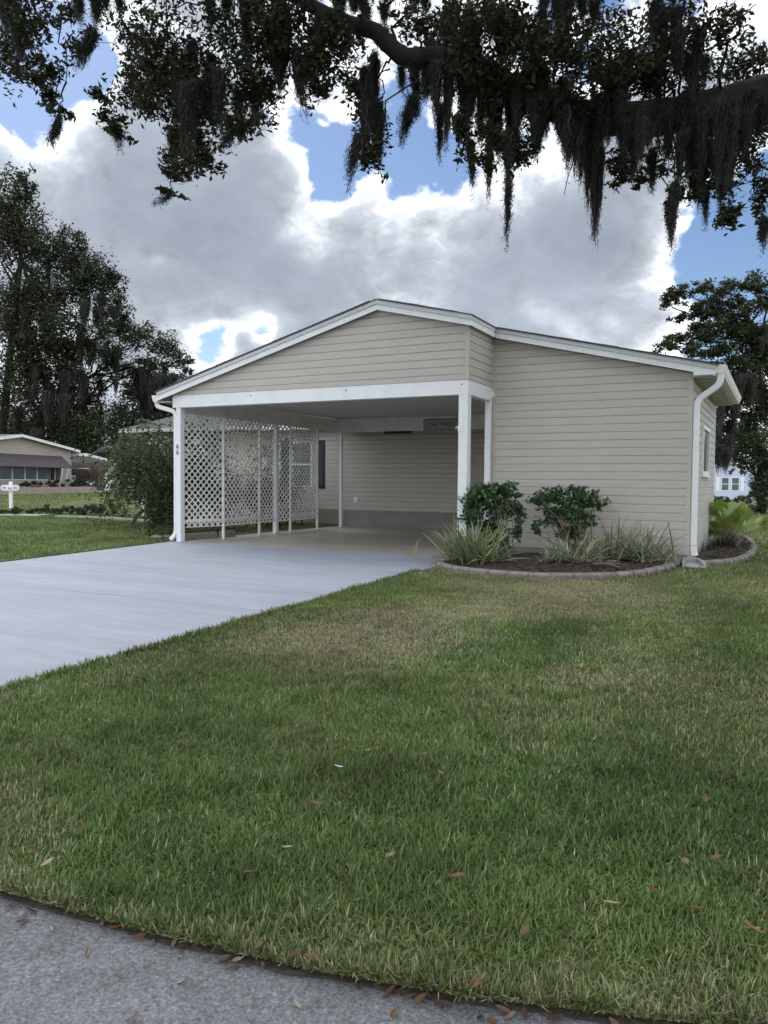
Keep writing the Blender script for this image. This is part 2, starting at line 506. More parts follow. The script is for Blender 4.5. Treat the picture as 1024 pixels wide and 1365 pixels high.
# soffits
sb = MB().box((W2 + .0, .995, 2.615), (3.24, 5.5, 2.63))
sf = obj('soffit', sb, M['soffit'], house)
for i in range(12): obj('soffit_seam', MB().box((W2 + .02, 1.35 + i * .34, 2.611), (3.22, 1.356 + i * .34, 2.6145)), M['dark'], sf)
obj('soffit', MB().box((-5.9, -.065, 2.50), (-W - .005, 6.5, 2.515)), M['soffit'], house)
obj('eave_board', MB().box((3.225, .996, 2.632), (3.245, 5.5, roofR(RX) + RL - .01)), M['white'], house)
# gutters: a K-shaped trough
def gutter(x, y0, y1, z0, sgn, name='gutter'):
    prof = [(0, 0), (.085, 0), (.115, .06), (.115, .085), (.13, .12), (.115, .12), (.1, .09), (.1, .065), (.078, .012), (.012, .012), (.012, .12), (0, .12)]
    pb = MB().prism([(x + sgn * a, y0, z0 + b) for a, b in prof], (0, y1 - y0, 0))
    pb.prism([(x + sgn * a, y0 - .004, z0 + b) for a, b in [(0, 0), (.085, 0), (.115, .06), (.13, .12), (0, .12)]], (0, .004, 0))
    return obj(name, pb, M['cream'], house)
gutter(3.25, 1.0, 5.6, 2.645, 1)
gutter(-5.905, -.09, 6.6, 2.51, -1)
# downspouts
def pipe(pts, w, d, name, rad=.05):
    P = [Vector(p) for p in pts]; path = []
    for i, p in enumerate(P):
        if 0 < i < len(P) - 1:
            a = p + (P[i - 1] - p).normalized() * min(rad, (P[i - 1] - p).length * .45); b = p + (P[i + 1] - p).normalized() * min(rad, (P[i + 1] - p).length * .45)
            for t in np.linspace(0, 1, 5): path.append(a.lerp(p, t).lerp(p.lerp(b, t), t))
        else: path.append(p)
    pb = MB(); n = len(pb.v)
    for i, p in enumerate(path):
        d_ = (path[min(i + 1, len(path) - 1)] - path[max(i - 1, 0)]).normalized()
        yv = Vector((0, 1, 0)); yv = (yv - d_ * yv.dot(d_)).normalized(); xv = yv.cross(d_).normalized()
        c = .28
        for sx, sy in ((-1, -1 + c), (-1 + c, -1), (1 - c, -1), (1, -1 + c), (1, 1 - c), (1 - c, 1), (-1 + c, 1), (-1, 1 - c)):
            pb.v.append(tuple(p + xv * sx * w / 2 + yv * sy * d / 2))
    for i in range(len(path) - 1):
        for k in range(8): pb.f.append((i * 8 + k, i * 8 + (k + 1) % 8, i * 8 + 8 + (k + 1) % 8, i * 8 + 8 + k))
    return obj(name, pb, M['white'], house, smooth_=False)
pipe([(3.31, 1.045, 2.65), (3.31, 1.045, 2.50), (3.005, 1.135, 2.30), (3.005, 1.135, .18), (3.03, 1.12, .10)], .085, .065, 'downspout', .12)
pipe([(-5.965, -.03, 2.51), (-5.965, -.03, 2.44), (-5.588, .045, 2.335), (-5.588, .045, .15), (-5.70, .03, .04)], .075, .06, 'downspout', .09)
obj('spout_shoe', MB().box((2.985, 1.085, .012), (3.065, 1.17, .085)), M['dark'], house)
# carport beams
obj('beam', MB().box((-W, 0, HB), (.0, .14, TB - .002)), M['white'], house, bevel=.006)
obj('beam', MB().box((-.14, .142, HB), (-.002, 1.09, TB - .002)), M['white'], house, bevel=.006)
obj('beam', MB().box((-W + .02, .143, 2.31), (-W + .13, 6.4, 2.60)), M['white_old'], house)
hd = obj('header_beam', MB().box((-W + .132, 5.48, 2.285), (.0, 5.60, 2.605)), M['white_old'], house)
for bx in (-.10, -2.05, -3.9): obj('bolt_head', MB().tube([(bx, -.004, HB + .15), (bx, .01, HB + .15)], .012, 8), M['dark'], house)
obj('beam_end_cap', MB().box((-.005, 1.0, HB + .05), (.03, 1.085, HB + .13)), M['white_old'], house)
# ceiling boards
cb = MB()
for i in range(14):
    cb.box((-W + .14, .15 + i * .452, 2.61), (-.01, .15 + i * .452 + .446, 2.625 + .002 * (i % 2)))
obj('carport_ceiling', cb, M['ceiling'], house)
# posts
def post(x0, y0, x1, y1, z1, m='white', name='post'):
    return obj(name, MB().box((x0, y0, .003), (x1, y1, z1)), M[m], house, bevel=.005)
mp = post(-.145, .0, -.001, .142, HB)
obj('hook', MB().tube([(-.15, .05, 1.92), (-.19, .03, 1.93), (-.2, .03, 1.90)], .008, 6).box((-.15, -.006, 1.86), (-.06, -.0005, 1.95)), M['white_old'], mp)
post(-.09, D - .12, -.001, D - .03, HB)
post(-W + .085, .0, -W + .185, .11, HB)
# posts along the lattice side
lat = []
for px, py, w in ((298, 718.5, .045), (345.8, 713.4, .045), (367.5, 711, .09), (387, 709.5, .045), (422.8, 705.3, .045), (454.4, 702.8, .07)):
    p = gpt(px, py); lat.append((p[0], p[1], w))
for x, y, w in lat:
    post(x - w / 2, y - w / 2, x + w / 2, y + w / 2, 2.31 if y < 5.4 else 2.285, 'white' if w > .06 else 'white_old', 'lattice_post' if y < 5.3 else 'post')
# lattice panels
def lattice(a, b, z0, z1, name='lattice_panel'):
    a = np.array(a, float); b = np.array(b, float); Ld = np.linalg.norm(b - a); U = (b - a) / Ld
    lb = MB(); sp = .0935 * math.sqrt(2); w = .041; Hh = z1 - z0
    Nn = np.array([-U[1], U[0]])
    for sgn, off in ((1, .004), (-1, -.004)):
        c = -Hh if sgn > 0 else 0
        k = c
        while k < Ld + (0 if sgn > 0 else Hh):
            # line u = k + t (sgn>0) or u = k - t, z = z0 + t
            t0, t1 = 0.0, Hh
            if sgn > 0: t0 = max(t0, -k); t1 = min(t1, Ld - k)
            else: t0 = max(t0, k - Ld); t1 = min(t1, k)
            if t1 - t0 > .02:
                hw = w / math.sqrt(2)
                pts = []
                for (t, du) in ((t0, -hw), (t0, hw), (t1, hw), (t1, -hw)):
                    u = k + sgn * t + du; u = min(max(u, 0), Ld)
                    pts.append((a[0] + U[0] * u + Nn[0] * off, a[1] + U[1] * u + Nn[1] * off, z0 + t))
                lb.prism(pts, (Nn[0] * .006, Nn[1] * .006, 0))
            k += sp
    o = obj(name, lb, M['white_old'], house)
    return o
chain = [(-W + .13, .1, .1)] + lat[:5]
for i in range(5):
    x0, y0, w0 = chain[i]; x1, y1, w1 = chain[i + 1]
    if i == 2: w0, w1 = .045, .09
    lattice((x0 + .012, y0 + w0 / 2), (x1 + .012, y1 - w1 / 2), .25, 2.305)
    if i in (0, 1, 4):
        obj('lattice_rail', MB().bar((x0 + .028, y0 + w0 / 2, .37), (x1 + .028, y1 - w1 / 2, .37), .02, .045), M['white_old'], house)
# back wall of the carport
BV = 6.5
c0 = onv(372, 640, BV)[0]
door = onv(627, 640, BV)[0]
bw = obj('back_wall', siding(MB(), [(c0, .39), (.0, .39), (.0, 2.60), (c0, 2.60)], (0, BV, 0), (1, 0, 0), (0, -1, 0), .39), M['siding'], house)
obj('back_wall_body', MB().box((c0 + .01, BV + .001, 0), (0, 11, 2.60)), M['siding'], bw)
obj('skirting', MB().box((c0 - .005, BV - .03, .0), (0, BV - .0, .388)), M['block'], house)
obj('corner_trim', MB().box((c0 - .02, BV - .02, .389), (c0 + .05, BV + .02, 2.6)), M['white'], house)
mb = MB(); mb.prism([(c0 - .35, BV - .35, 2.56), (c0 - .35, 8.8, 3.1), (c0 - .35, 11.3, 2.56)], (-c0 + .3, 0, 0))
obj('roof', mb, M['shingle'], house)
obj('fascia', MB().box((c0 - .37, BV - .38, 2.43), (-5.95, BV - .352, 2.56)), M['white'], house)
# window with shutters behind the lattice
def window(x0, x1, z0, z1, y, parent, frame=.045, glass='glass', name='window'):
    w = MB().box((x0, y - .035, z0), (x1, y - .012, z0 + frame)).box((x0, y - .035, z1 - frame), (x1, y - .012, z1)).box((x0, y - .035, z0 + frame), (x0 + frame, y - .012, z1 - frame)).box((x1 - frame, y - .035, z0 + frame), (x1, y - .012, z1 - frame))
    zm = (z0 + z1) / 2
    w.box((x0 + frame, y - .032, zm - .02), (x1 - frame, y - .014, zm + .02))
    o = obj(name, w, M['white'], parent)
    obj('window_pane', MB().box((x0 + frame, y - .02, z0 + frame), (x1 - frame, y - .016, zm - .02)).box((x0 + frame, y - .02, zm + .02), (x1 - frame, y - .016, z1 - frame)), M[glass], o)
    return o
wx0, wx1 = onv(389, 620, BV)[0], onv(417, 620, BV)[0]
window(wx0, wx1, .95, 2.14, BV, house, glass='glass_curtain')
for a, b in ((376, 386.5), (425, 434)):
    s0, s1 = onv(a, 620, BV)[0], onv(b, 620, BV)[0]
    sb = MB().box((s0, BV - .04, .92), (s1, BV - .014, 2.17))
    for k in range(16): sb.prism([(s0 + .04, BV - .041, 1.0 + k * .068), (s0 + .04, BV - .055, 1.0 + k * .068), (s0 + .04, BV - .041, 1.05 + k * .068)], (s1 - s0 - .08, 0, 0))
    obj('shutter', sb, M['navy'], house)
ox = onv(475.5, 666, BV)
obj('outlet_box', MB().box((ox[0] - .055, BV - .05, ox[2] - .07), (ox[0] + .055, BV - .012, ox[2] + .07)), M['white'], house, bevel=.006)
# door seen between the posts
d0, d1 = onv(629, 640, BV)[0], onv(629, 640, BV)[0] + .8
dt = onv(640, 608.5, BV)[2]
db = MB().box((d0, BV - .04, .02), (d0 + .06, BV - .012, dt)).box((d1 - .06, BV - .04, .02), (d1, BV - .012, dt)).box((d0 + .06, BV - .04, dt - .06), (d1 - .06, BV - .012, dt))
dr = obj('door', MB().box((d0 + .062, BV - .032, .025), (d1 - .062, BV - .012, dt - .062)), M['door'], house)
obj('door_frame', db, M['siding'], dr)
pn = MB()
for (u0, u1, z0, z1) in ((.16, .36, .15, .8), (.44, .64, .15, .8), (.16, .36, .95, dt - .18), (.44, .64, .95, dt - .18)):
    pn.box((d0 + u0, BV - .042, z0), (d0 + u1, BV - .0325, z1))
obj('door_panel', pn, M['door'], dr)
obj('door_handle', MB().tube([(d1 - .13, BV - .035, .85), (d1 - .13, BV - .09, .85)], .025, 10), M['dark'], dr)
# narrow dark bar under the header
f0, f1 = onv(513, 575.5, 5.54), onv(548, 575.5, 5.54)
obj('dark_bar', MB().box((f0[0], 5.49, 2.225), (f1[0], 5.58, 2.284)), M['dark'], house, bevel=.01)
# side window of the wing
wy0, wy1, wz0, wz1 = 2.62, 3.82, 1.27, 2.06
wb = MB(); X = W2
for a, b in (((wy0, wz0), (wy1, wz0 + .06)), ((wy0, wz1 - .06), (wy1, wz1)), ((wy0, wz0 + .06), (wy0 + .06, wz1 - .06)), ((wy1 - .06, wz0 + .06), (wy1, wz1 - .06))):
    wb.box((X - .01, a[0], a[1]), (X + .035, b[0], b[1]))
wb.box((X - .01, wy0 - .03, wz0 - .04), (X + .05, wy1 + .03, wz0 - .002))
swn = obj('window', wb, M['white'], house)
obj('window_pane', MB().box((X - .01, wy0 + .06, wz0 + .06), (X + .008, wy1 - .06, wz1 - .06)), M['glass'], swn)

# ------------------------------------------------------------------ lettering
def text_mesh(body, size, extr=.002):
    cu = bpy.data.curves.new('lettering', 'FONT'); cu.body = body; cu.size = size; cu.extrude = extr; cu.align_x = 'CENTER'; cu.align_y = 'CENTER'
    to = bpy.data.objects.new('lettering', cu); col.objects.link(to)
    dg = bpy.context.evaluated_depsgraph_get(); dg.update()
    me = bpy.data.meshes.new_from_object(to.evaluated_get(dg))
    bpy.data.objects.remove(to)
    return me


def place_text(body, size, loc, parent, m, rot=(R(90), 0, 0), sx=1.0, name='lettering'):
    me = text_mesh(body, size); me.materials.clear(); me.materials.append(m)
    o = bpy.data.objects.new(name, me); col.objects.link(o)
    o.rotation_euler = rot; o.scale = (sx, 1, 1); o.location = loc
    if parent is not None:
        o.parent = parent; o.location = Vector(loc) - parent.location
    return o


s0 = onv(566, 560, 5.47); s1 = onv(617, 572, 5.47)
sg = thing('sign', 'grey name board on the carport header reading Our NEST', 'sign', (s0[0], 5.47, s1[2]))
zb, zt = s1[2] + .01, s0[2]
M['sign'] = mat('sign_board', (.36, .37, .38), .7, .15, 9)
obj('board', MB().box((s0[0], 5.455, zb), (s1[0], 5.479, zt)), M['sign'], sg)
fr = MB().box((s0[0] - .012, 5.45, zb - .012), (s1[0] + .012, 5.478, zb)).box((s0[0] - .012, 5.45, zt), (s1[0] + .012, 5.478, zt + .012)).box((s0[0] - .012, 5.45, zb), (s0[0], 5.478, zt)).box((s1[0], 5.45, zb), (s1[0] + .012, 5.478, zt))
obj('border', fr, M['dark'], sg)
wd = s1[0] - s0[0]
place_text('Our', .125, (s0[0] + wd * .24, 5.452, (zb + zt) / 2 - .005), sg, M['dark'])
place_text('NEST', .13, (s0[0] + wd * .62, 5.452, (zb + zt) / 2 - .005), sg, M['dark'], sx=1.05)

hn = thing('house_number', 'dark number 66 fixed upright on the white carport post', 'house number', (-W + .12, -.012, 1.66))
for k in range(2):
    place_text('6', .125, (-W + .12, -.004, 1.71 - k * .105), hn, M['navy'], name='digit', sx=1.0)

# ------------------------------------------------------------------ flower beds
def edging(name, label, pts, w=.125, h=.055):
    P = [np.array(p[:2]) for p in pts]
    # smooth the outline
    for _ in range(2):
        Q = [P[0]]
        for a, b in zip(P[:-1], P[1:]): Q += [a * .75 + b * .25, a * .25 + b * .75]
        P = Q + [P[-1]]
    P = np.array(P)
    mb = MB(); jb = MB(); acc = 0; n = len(P)
    prof = [(-.5, -.06), (-.5, h * .55), (-.3, h), (.3, h), (.5, h * .55), (.5, -.06)]
    for i in range(n):
        d = P[min(i + 1, n - 1)] - P[max(i - 1, 0)]; d /= np.linalg.norm(d); nn = np.array([-d[1], d[0]])
        z = float(hz(*P[i]))
        wob = 1 + .06 * math.sin(i * 1.7)
        for a, b in prof: mb.v.append((P[i][0] + nn[0] * a * w * wob, P[i][1] + nn[1] * a * w * wob, z + b))
    k = len(prof)
    for i in range(n - 1):
        for j in range(k - 1): mb.f.append((i * k + j, i * k + j + 1, (i + 1) * k + j + 1, (i + 1) * k + j))
    mb.f.append(tuple(range(k - 1, -1, -1))); mb.f.append(tuple((n - 1) * k + j for j in range(k)))
    o = obj(name, mb, M['edging'])
    tag(o, label, 'garden edging', 'stamped concrete edgings round the beds')
    # pressed joints: thin dark grooves laid across
    L = 0; nxt = .12
    for i in range(n - 1):
        seg = np.linalg.norm(P[i + 1] - P[i])
        while nxt < L + seg:
            t = (nxt - L) / seg; c = P[i] * (1 - t) + P[i + 1] * t; d = (P[i + 1] - P[i]) / seg; nn = np.array([-d[1], d[0]]); z = float(hz(*c))
            q = [(c[0] + nn[0] * a * w * 1.1 , c[1] + nn[1] * a * w * 1.1, z + b + .0025) for a, b in prof]
            jb.prism(q, (d[0] * .006, d[1] * .006, 0))
            nxt += .26 + random.uniform(-.02, .02)
        L += seg
    jo = obj('joint', jb, M['joint']); jo.parent = o
    return o, P


b1 = [gpt(584, 752), gpt(596, 759), gpt(640, 764), gpt(700, 769), gpt(760, 770), gpt(820, 769), gpt(860, 765), gpt(890, 758), gpt(905, 750), gpt(908, 743)]
e1, P1 = edging('garden_edging', 'long curved brown edging in front of the shrub bed', b1)
b2 = [(3.10, 1.02), gpt(945, 752), gpt(972, 750), gpt(992, 745), gpt(1004, 736), gpt(1005, 727), gpt(995, 718), gpt(978, 713.5)]
e2, P2 = edging('garden_edging', 'short pinkish edging curving round the palm bed beside the house corner', b2)


def bed(name, poly, label):
    # mounded mulch inside an outline
    c = np.mean([p[:2] for p in poly], axis=0); mb = MB()
    rings = [1, .85, .6, .3]
    k = len(poly)
    for r in rings:
        for p in poly:
            q = c + (np.array(p[:2]) - c) * r
            mb.v.append((q[0], q[1], float(hz(*q)) + .035 + .05 * (1 - r) + (random.uniform(-.012, .012) if r < 1 else 0)))
    mb.v.append((c[0], c[1], float(hz(*c)) + .085))
    for i in range(len(rings) - 1):
        for j in range(k): mb.f.append((i * k + j, i * k + (j + 1) % k, (i + 1) * k + (j + 1) % k, (i + 1) * k + j))
    for j in range(k): mb.f.append(((len(rings) - 1) * k + j, (len(rings) - 1) * k + (j + 1) % k, len(rings) * k))
    o = obj(name, mb, M['mulch']); tag(o, kind='stuff', label=label)
    # bark chips
    poly2 = np.array([p[:2] for p in poly])
    n = 1500; V = []; F = []; T = []
    for _ in range(n):
        j = random.randrange(k); t = math.sqrt(random.random()); s = random.random()
        e = poly2[j] * (1 - s) + poly2[(j + 1) % k] * s
        q = c + (e - c) * t * .98
        z = float(hz(*q)) + .04 + .05 * (1 - t) + random.uniform(0, .02)
        a = random.uniform(0, 6.28); l = random.uniform(.01, .03); w = random.uniform(.004, .01)
        dx, dy = math.cos(a) * l, math.sin(a) * l; ex, ey = -math.sin(a) * w, math.cos(a) * w; dz = random.uniform(-.008, .012)
        i0 = len(V)
        V += [(q[0] - dx - ex, q[1] - dy - ey, z - dz), (q[0] + dx - ex, q[1] + dy - ey, z + dz), (q[0] + dx + ex, q[1] + dy + ey, z + dz + .003), (q[0] - dx + ex, q[1] - dy + ey, z - dz + .003)]
        F.append((i0, i0 + 1, i0 + 2, i0 + 3)); g = random.uniform(.6, 1.8); T += [(.055 * g, .038 * g, .030 * g)] * 4
    co = obj('bark_chips', np_mesh('bark_chips', V, F, T), M['dry']); tag(co, kind='stuff', label=label)
    return poly2
bed('mulch_bed', [tuple(p) for p in P1] + [(2.80, D - .01), (1.5, D - .01), (.02, D - .01), (.02, -.0)], 'dark bark mulch round the shrubs')
bed('mulch_bed', [tuple(p) for p in P2] + [(W2 + .02, 6.3), (W2 + .02, 3.5), (W2 + .02, 1.15)], 'dark bark mulch round the palm')

# splash block
sp = thing('splash_block', 'pale concrete splash block under the right downspout', 'splash block', (3.02, .75, 0), R(8))
mb = MB()
mb.prism([(-.13, -.32, 0), (.17, -.32, 0), (.12, .32, .0), (-.10, .32, 0)], (0, 0, .025))
mb.prism([(-.13, -.32, .025), (-.09, -.32, .025), (-.065, .32, .025), (-.10, .32, .025)], (0, 0, .05))
mb.prism([(.13, -.32, .025), (.17, -.32, .025), (.12, .32, .025), (.085, .32, .025)], (0, 0, .05))
mb.prism([(-.065, .27, .025), (.085, .27, .025), (.085, .32, .025), (-.065, .32, .025)], (0, 0, .06))
obj('trough', mb, M['concrete'], sp, world=False, bevel=.006)

# ------------------------------------------------------------------ foliage makers
def leaves(C, size, asp=.42, tint=(.05, .09, .03), tv=.35, up=.0, droop=0.0, dirs=None, hue=.15):
    """one pointed leaf per centre: a folded kite of four corners"""
    C = np.asarray(C, float); n = len(C)
    d = rng.normal(size=(n, 3)) if dirs is None else np.asarray(dirs, float) + rng.normal(size=(n, 3)) * .35
    d[:, 2] = d[:, 2] * .7 - droop
    d /= np.linalg.norm(d, axis=1, keepdims=True) + 1e-9
    s = rng.normal(size=(n, 3)); s[:, 2] *= .6
    s -= d * (s * d).sum(1, keepdims=True); s /= np.linalg.norm(s, axis=1, keepdims=True) + 1e-9
    nn = np.cross(d, s)
    L = (size * rng.uniform(.6, 1.25, n))[:, None]; w = L * asp * .5
    mid = C + d * L * .05
    V = np.stack([C - d * L * .5, mid + s * w + nn * w * .35, C + d * L * .5, mid - s * w + nn * w * .35], 1).reshape(-1, 3)
    F = np.arange(4 * n).reshape(n, 4)
    g = rng.uniform(1 - tv, 1 + tv, (n, 1))
    t = np.array(tint)[None] * g
    y = rng.uniform(0, hue, (n, 1)); t = t * (1 - y) + y * np.array([[.22, .19, .06]])
    return V, F, np.repeat(t, 4, 0)


def merge(parts):
    V, F, T = [], [], []; k = 0
    for v, f, t in parts:
        V.append(v); F.append(f + k); T.append(t); k += len(v)
    return np.concatenate(V), np.concatenate(F), np.concatenate(T)


def blob(c, r, n, core=.35, clus=None, spread=.18):
    """points in an uneven ellipsoid, gathered in twig clusters"""
    c = np.array(c, float); r = np.array(r, float)
    k = clus or max(4, n // 28)
    u = rng.normal(size=(k, 3)); u /= np.linalg.norm(u, axis=1, keepdims=True)
    rad = (core + (1 - core) * rng.random((k, 1)) ** .6) * rng.uniform(.75, 1.12, (k, 1))
    cc = u * rad
    idx = rng.integers(0, k, n)
    p = cc[idx] + rng.normal(size=(n, 3)) * spread
    return c + p * r


def branch(mb, a, b, r0, r1, n=5, wob=.08, sides=6):
    a = np.array(a, float); b = np.array(b, float); L = np.linalg.norm(b - a)
    pts = []
    for i in range(n + 1):
        t = i / n; p = a * (1 - t) + b * t
        if 0 < i < n: p = p + rng.normal(size=3) * L * wob * .6
        p[2] += L * .06 * math.sin(math.pi * t)
        pts.append(p)
    mb.tube(pts, [r0 * (1 - i / n) + r1 * (i / n) for i in range(n + 1)], sides)
    return pts


def strands(top, wx, length, n, D=7.0, lean=0.0, col_=(.085, .085, .07), point=True, w0=.006):
    """Spanish moss: many thin ribbons hanging from an uneven row of points"""
    top = np.array(top, float)
    u = np.array(_r); dvec = np.array([_fw[0], _fw[1], 0])
    V = []; F = []; T = []
    S = 9
    off = rng.normal(size=n) * .42; off = np.clip(off, -1, 1)
    a = off * wx * .5; bdep = rng.normal(size=n) * wx * .28
    ln = length * (rng.uniform(.35, 1.0, n) * (1 - .45 * np.abs(off)) if point else rng.uniform(.35, 1, n))
    zz = rng.uniform(-.06, .10, n) * length
    p = top[None] + a[:, None] * u[None] + bdep[:, None] * dvec[None]; p[:, 2] += zz
    ang = rng.uniform(0, math.pi, n); wdir = np.cos(ang)[:, None] * u[None] + np.sin(ang)[:, None] * dvec[None]
    ww = w0 * rng.uniform(.5, 1.5, n)
    ph = rng.uniform(0, 6.28, n); am = rng.uniform(.006, .030, n) * (D / 7.0) ** .5; fq = rng.uniform(7, 17, n)
    rows = []
    for i in range(S + 1):
        t = i / S
        q = p.copy()
        q[:, 2] -= ln * t
        # gather towards the tip, sway a little
        q += (-(a * .5 * t))[:, None] * u[None]
        q += (am * np.sin(ph + t * fq) + lean * length * t * t)[:, None] * u[None] + (am * np.cos(ph * 1.3 + t * fq * .8))[:, None] * dvec[None]
        w = ww * (1 - .75 * t ** 2)
        rows.append(np.stack([q - wdir * w[:, None], q + wdir * w[:, None]], 1))
    A = np.stack(rows, 1)                       # n, S+1, 2, 3
    V = A.reshape(-1, 3)
    base = np.arange(n)[:, None] * (S + 1) * 2 + np.arange(S)[None] * 2
    F = np.stack([base, base + 1, base + 3, base + 2], -1).reshape(-1, 4)
    g = rng.uniform(.55, 1.4, (n, 1)); t = np.array(col_)[None] * g
    return V, F, np.repeat(t, (S + 1) * 2, 0)


# ------------------------------------------------------------------ the live oak over the lawn
oak = thing('live_oak', 'huge mossy live oak whose limb reaches across the top of the view', 'tree', (9.2, -4.6, float(hz(9.2, -4.6))))
limb_px = [(1230, 190, 7.2), (1120, 150, 7.1), (1024, 133, 7.0), (950, 146, 7.0), (860, 158, 7.0), (781, 155, 6.9), (705, 128, 6.9), (640, 92, 6.9), (587, 77, 6.8), (541, 76, 6.8), (515, 56, 6.8), (500, 42, 6.8), (457, 28, 6.9), (400, 0, 7.0), (330, -40, 7.2), (250, -90, 7.5)]
limb_r = [.27, .24, .205, .175, .145, .125, .11, .095, .085, .078, .075, .072, .065, .055, .045, .03]
limb_pts = [at(*q) for q in limb_px]
mb = MB()
tb = np.array([9.2, -4.6, -.2])
mb.tube([tb, tb + [0, 0, .5], tb + [-.1, .0, 1.6], tb + [-.25, .05, 2.7], tb + [-.3, .1, 3.6], tb + [-.2, .2, 5.2], tb + [.2, .3, 7.2]], [.75, .52, .44, .46, .42, .32, .18], 14)
obj('trunk', mb, M['bark'], oak, smooth_=True)
fork = tb + [-.3, .1, 3.2]
lp = [fork] + [fork * (1 - t) + limb_pts[0] * t + np.array([0, 0, .25 * math.sin(math.pi * t)]) for t in (.4, .75)] + limb_pts
# denser smooth path with lumpy bark
def densify(P, Rr, k=5):
    P = np.array(P); out = []; rr = []
    for i in range(len(P) - 1):
        p0 = P[max(i - 1, 0)]; p1 = P[i]; p2 = P[i + 1]; p3 = P[min(i + 2, len(P) - 1)]
        for j in range(k):
            t = j / k
            out.append(.5 * ((2 * p1) + (-p0 + p2) * t + (2 * p0 - 5 * p1 + 4 * p2 - p3) * t * t + (-p0 + 3 * p1 - 3 * p2 + p3) * t ** 3))
            rr.append((Rr[i] * (1 - t) + Rr[i + 1] * t) * random.uniform(.93, 1.08))
    return out + [P[-1]], rr + [Rr[-1]]
lp, lr = densify(lp, [.40, .34, .30] + limb_r)
obj('limb', MB().tube(lp, lr, 12), M['bark'], oak, smooth_=True)
mb = MB()
def limb_near(p):
    q = np.array(lp); return q[np.argmin(((q - p) ** 2).sum(1))]
# other boughs over the street and behind the camera
for (e, r0) in (((3.5, -9.5, 6.2), .16), ((6.0, -13.0, 6.5), .16), ((12, -10, 6.5), .15), ((13, -1, 6.4), .16), ((8.5, 0.5, 6.6), .14), ((.5, -8.5, 6.0), .10), ((4.8, -3.8, 6.6), .12)):
    branch(mb, fork + [0, 0, .8], e, r0, .04, 7, .06, 8)
obj('bough', mb, M['bark'], oak, smooth_=True)

clumps = [(12, 60, 30, 62, 300), (50, 30, 42, 45, 260), (60, 98, 24, 26, 170), (48, 110, 20, 16, 90), (88, 62, 12, 40, 60), (76, 128, 10, 20, 50), (80, 150, 8, 12, 36), (95, 20, 20, 24, 80), (300, 40, 70, 50, 450),
          (215, 70, 55, 50, 420), (180, 40, 36, 40, 120), (240, 110, 60, 45, 560), (180, 120, 34, 34, 300), (140, 133, 20, 14, 70), (152, 160, 13, 22, 90), (168, 185, 7, 12, 30), (205, 150, 26, 18, 80), (270, 150, 55, 40, 480), (250, 190, 30, 40, 330), (240, 218, 24, 26, 160), (270, 205, 24, 20, 130),
          (320, 165, 28, 30, 160), (345, 140, 26, 28, 120), (232, 240, 9, 12, 30), (227, 259, 9, 8, 40), (335, 100, 45, 40, 380), (360, 40, 50, 40, 330), (420, 90, 30, 40, 200), (400, 40, 60, 40, 300), (450, 70, 40, 40, 220), (425, 115, 16, 14, 60),
          (470, 118, 22, 20, 120), (492, 165, 20, 45, 260), (495, 205, 14, 28, 110), (545, 30, 40, 30, 150), (580, 25, 35, 28, 130), (600, 50, 50, 40, 260), (640, 30, 50, 40, 300), (640, 110, 50, 40, 300), (618, 178, 15, 32, 150), (660, 195, 26, 30, 170), (680, 215, 12, 28, 100), (700, 190, 24, 26, 120), (640, 220, 12, 14, 30),
          (690, 40, 50, 45, 330), (720, 90, 50, 45, 330), (735, 60, 22, 25, 90), (760, 60, 22, 40, 140), (790, 45, 45, 40, 280), (820, 70, 60, 45, 380), (870, 50, 55, 45, 380), (850, 100, 60, 30, 300), (910, 80, 50, 50, 330), (960, 40, 35, 36, 200), (985, 95, 40, 30, 190), (1012, 75, 24, 30, 110), (830, 225, 28, 22, 170), (850, 245, 14, 9, 50), (885, 215, 30, 20, 110),
          (900, 255, 12, 12, 60), (893, 275, 8, 18, 40), (930, 262, 16, 12, 60), (948, 235, 30, 30, 160), (980, 215, 30, 40, 200), (1000, 180, 26, 40, 180), (972, 290, 22, 14, 110), (1012, 255, 16, 40, 130), (1018, 305, 9, 18, 50), (930, 190, 40, 40, 180), (760, 130, 40, 30, 150), (560, 110, 10, 16, 24), (905, 20, 40, 25, 100)]
parts = []; tw = MB()
for cx_, cy_, rx, ry, n in clumps:
    Dp = 7.0 + rng.uniform(-.55, .55)
    c = at(cx_, cy_, Dp); s = Dp / CF
    pts = blob(c, (rx * s, max(rx * s, .18) * 1.3, ry * s), int(n * 2.4), .15, spread=.2)
    parts.append(leaves(pts, .068, .42, (.019, .026, .012), .4, droop=.15))
    b = limb_near(c)
    if np.linalg.norm(b - c) < 1.5:
        mid = b * .5 + c * .5 + np.array([rng.normal() * .12, rng.normal() * .12, .22]); branch(tw, b, mid, .016, .009, 5, .14, 5); branch(tw, mid, c, .009, .004, 5, .16, 5)
    for _ in range(max(2, n // 55)):
        branch(tw, c + rng.normal(size=3) * np.array([rx, rx, ry]) * s * .2, c + rng.normal(size=3) * np.array([rx, rx, ry]) * s * .55, .007, .002, 4, .15, 4)
# bare hanging twigs
for (x0, y0, x1, y1) in ((82, 5, 88, 110), (88, 110, 76, 160), (85, 60, 100, 40), (530, 90, 548, 132), (520, 92, 505, 100), (775, 170, 752, 260), (985, 30, 1010, 5), (370, 150, 355, 165), (225, 230, 229, 255), (305, 115, 320, 130)):
    branch(tw, at(x0, y0, 7), at(x1, y1, 7), .009, .003, 6, .05, 5)
twig = obj('twigs', tw, M['bark'], oak)
twig['kind'] = 'stuff'
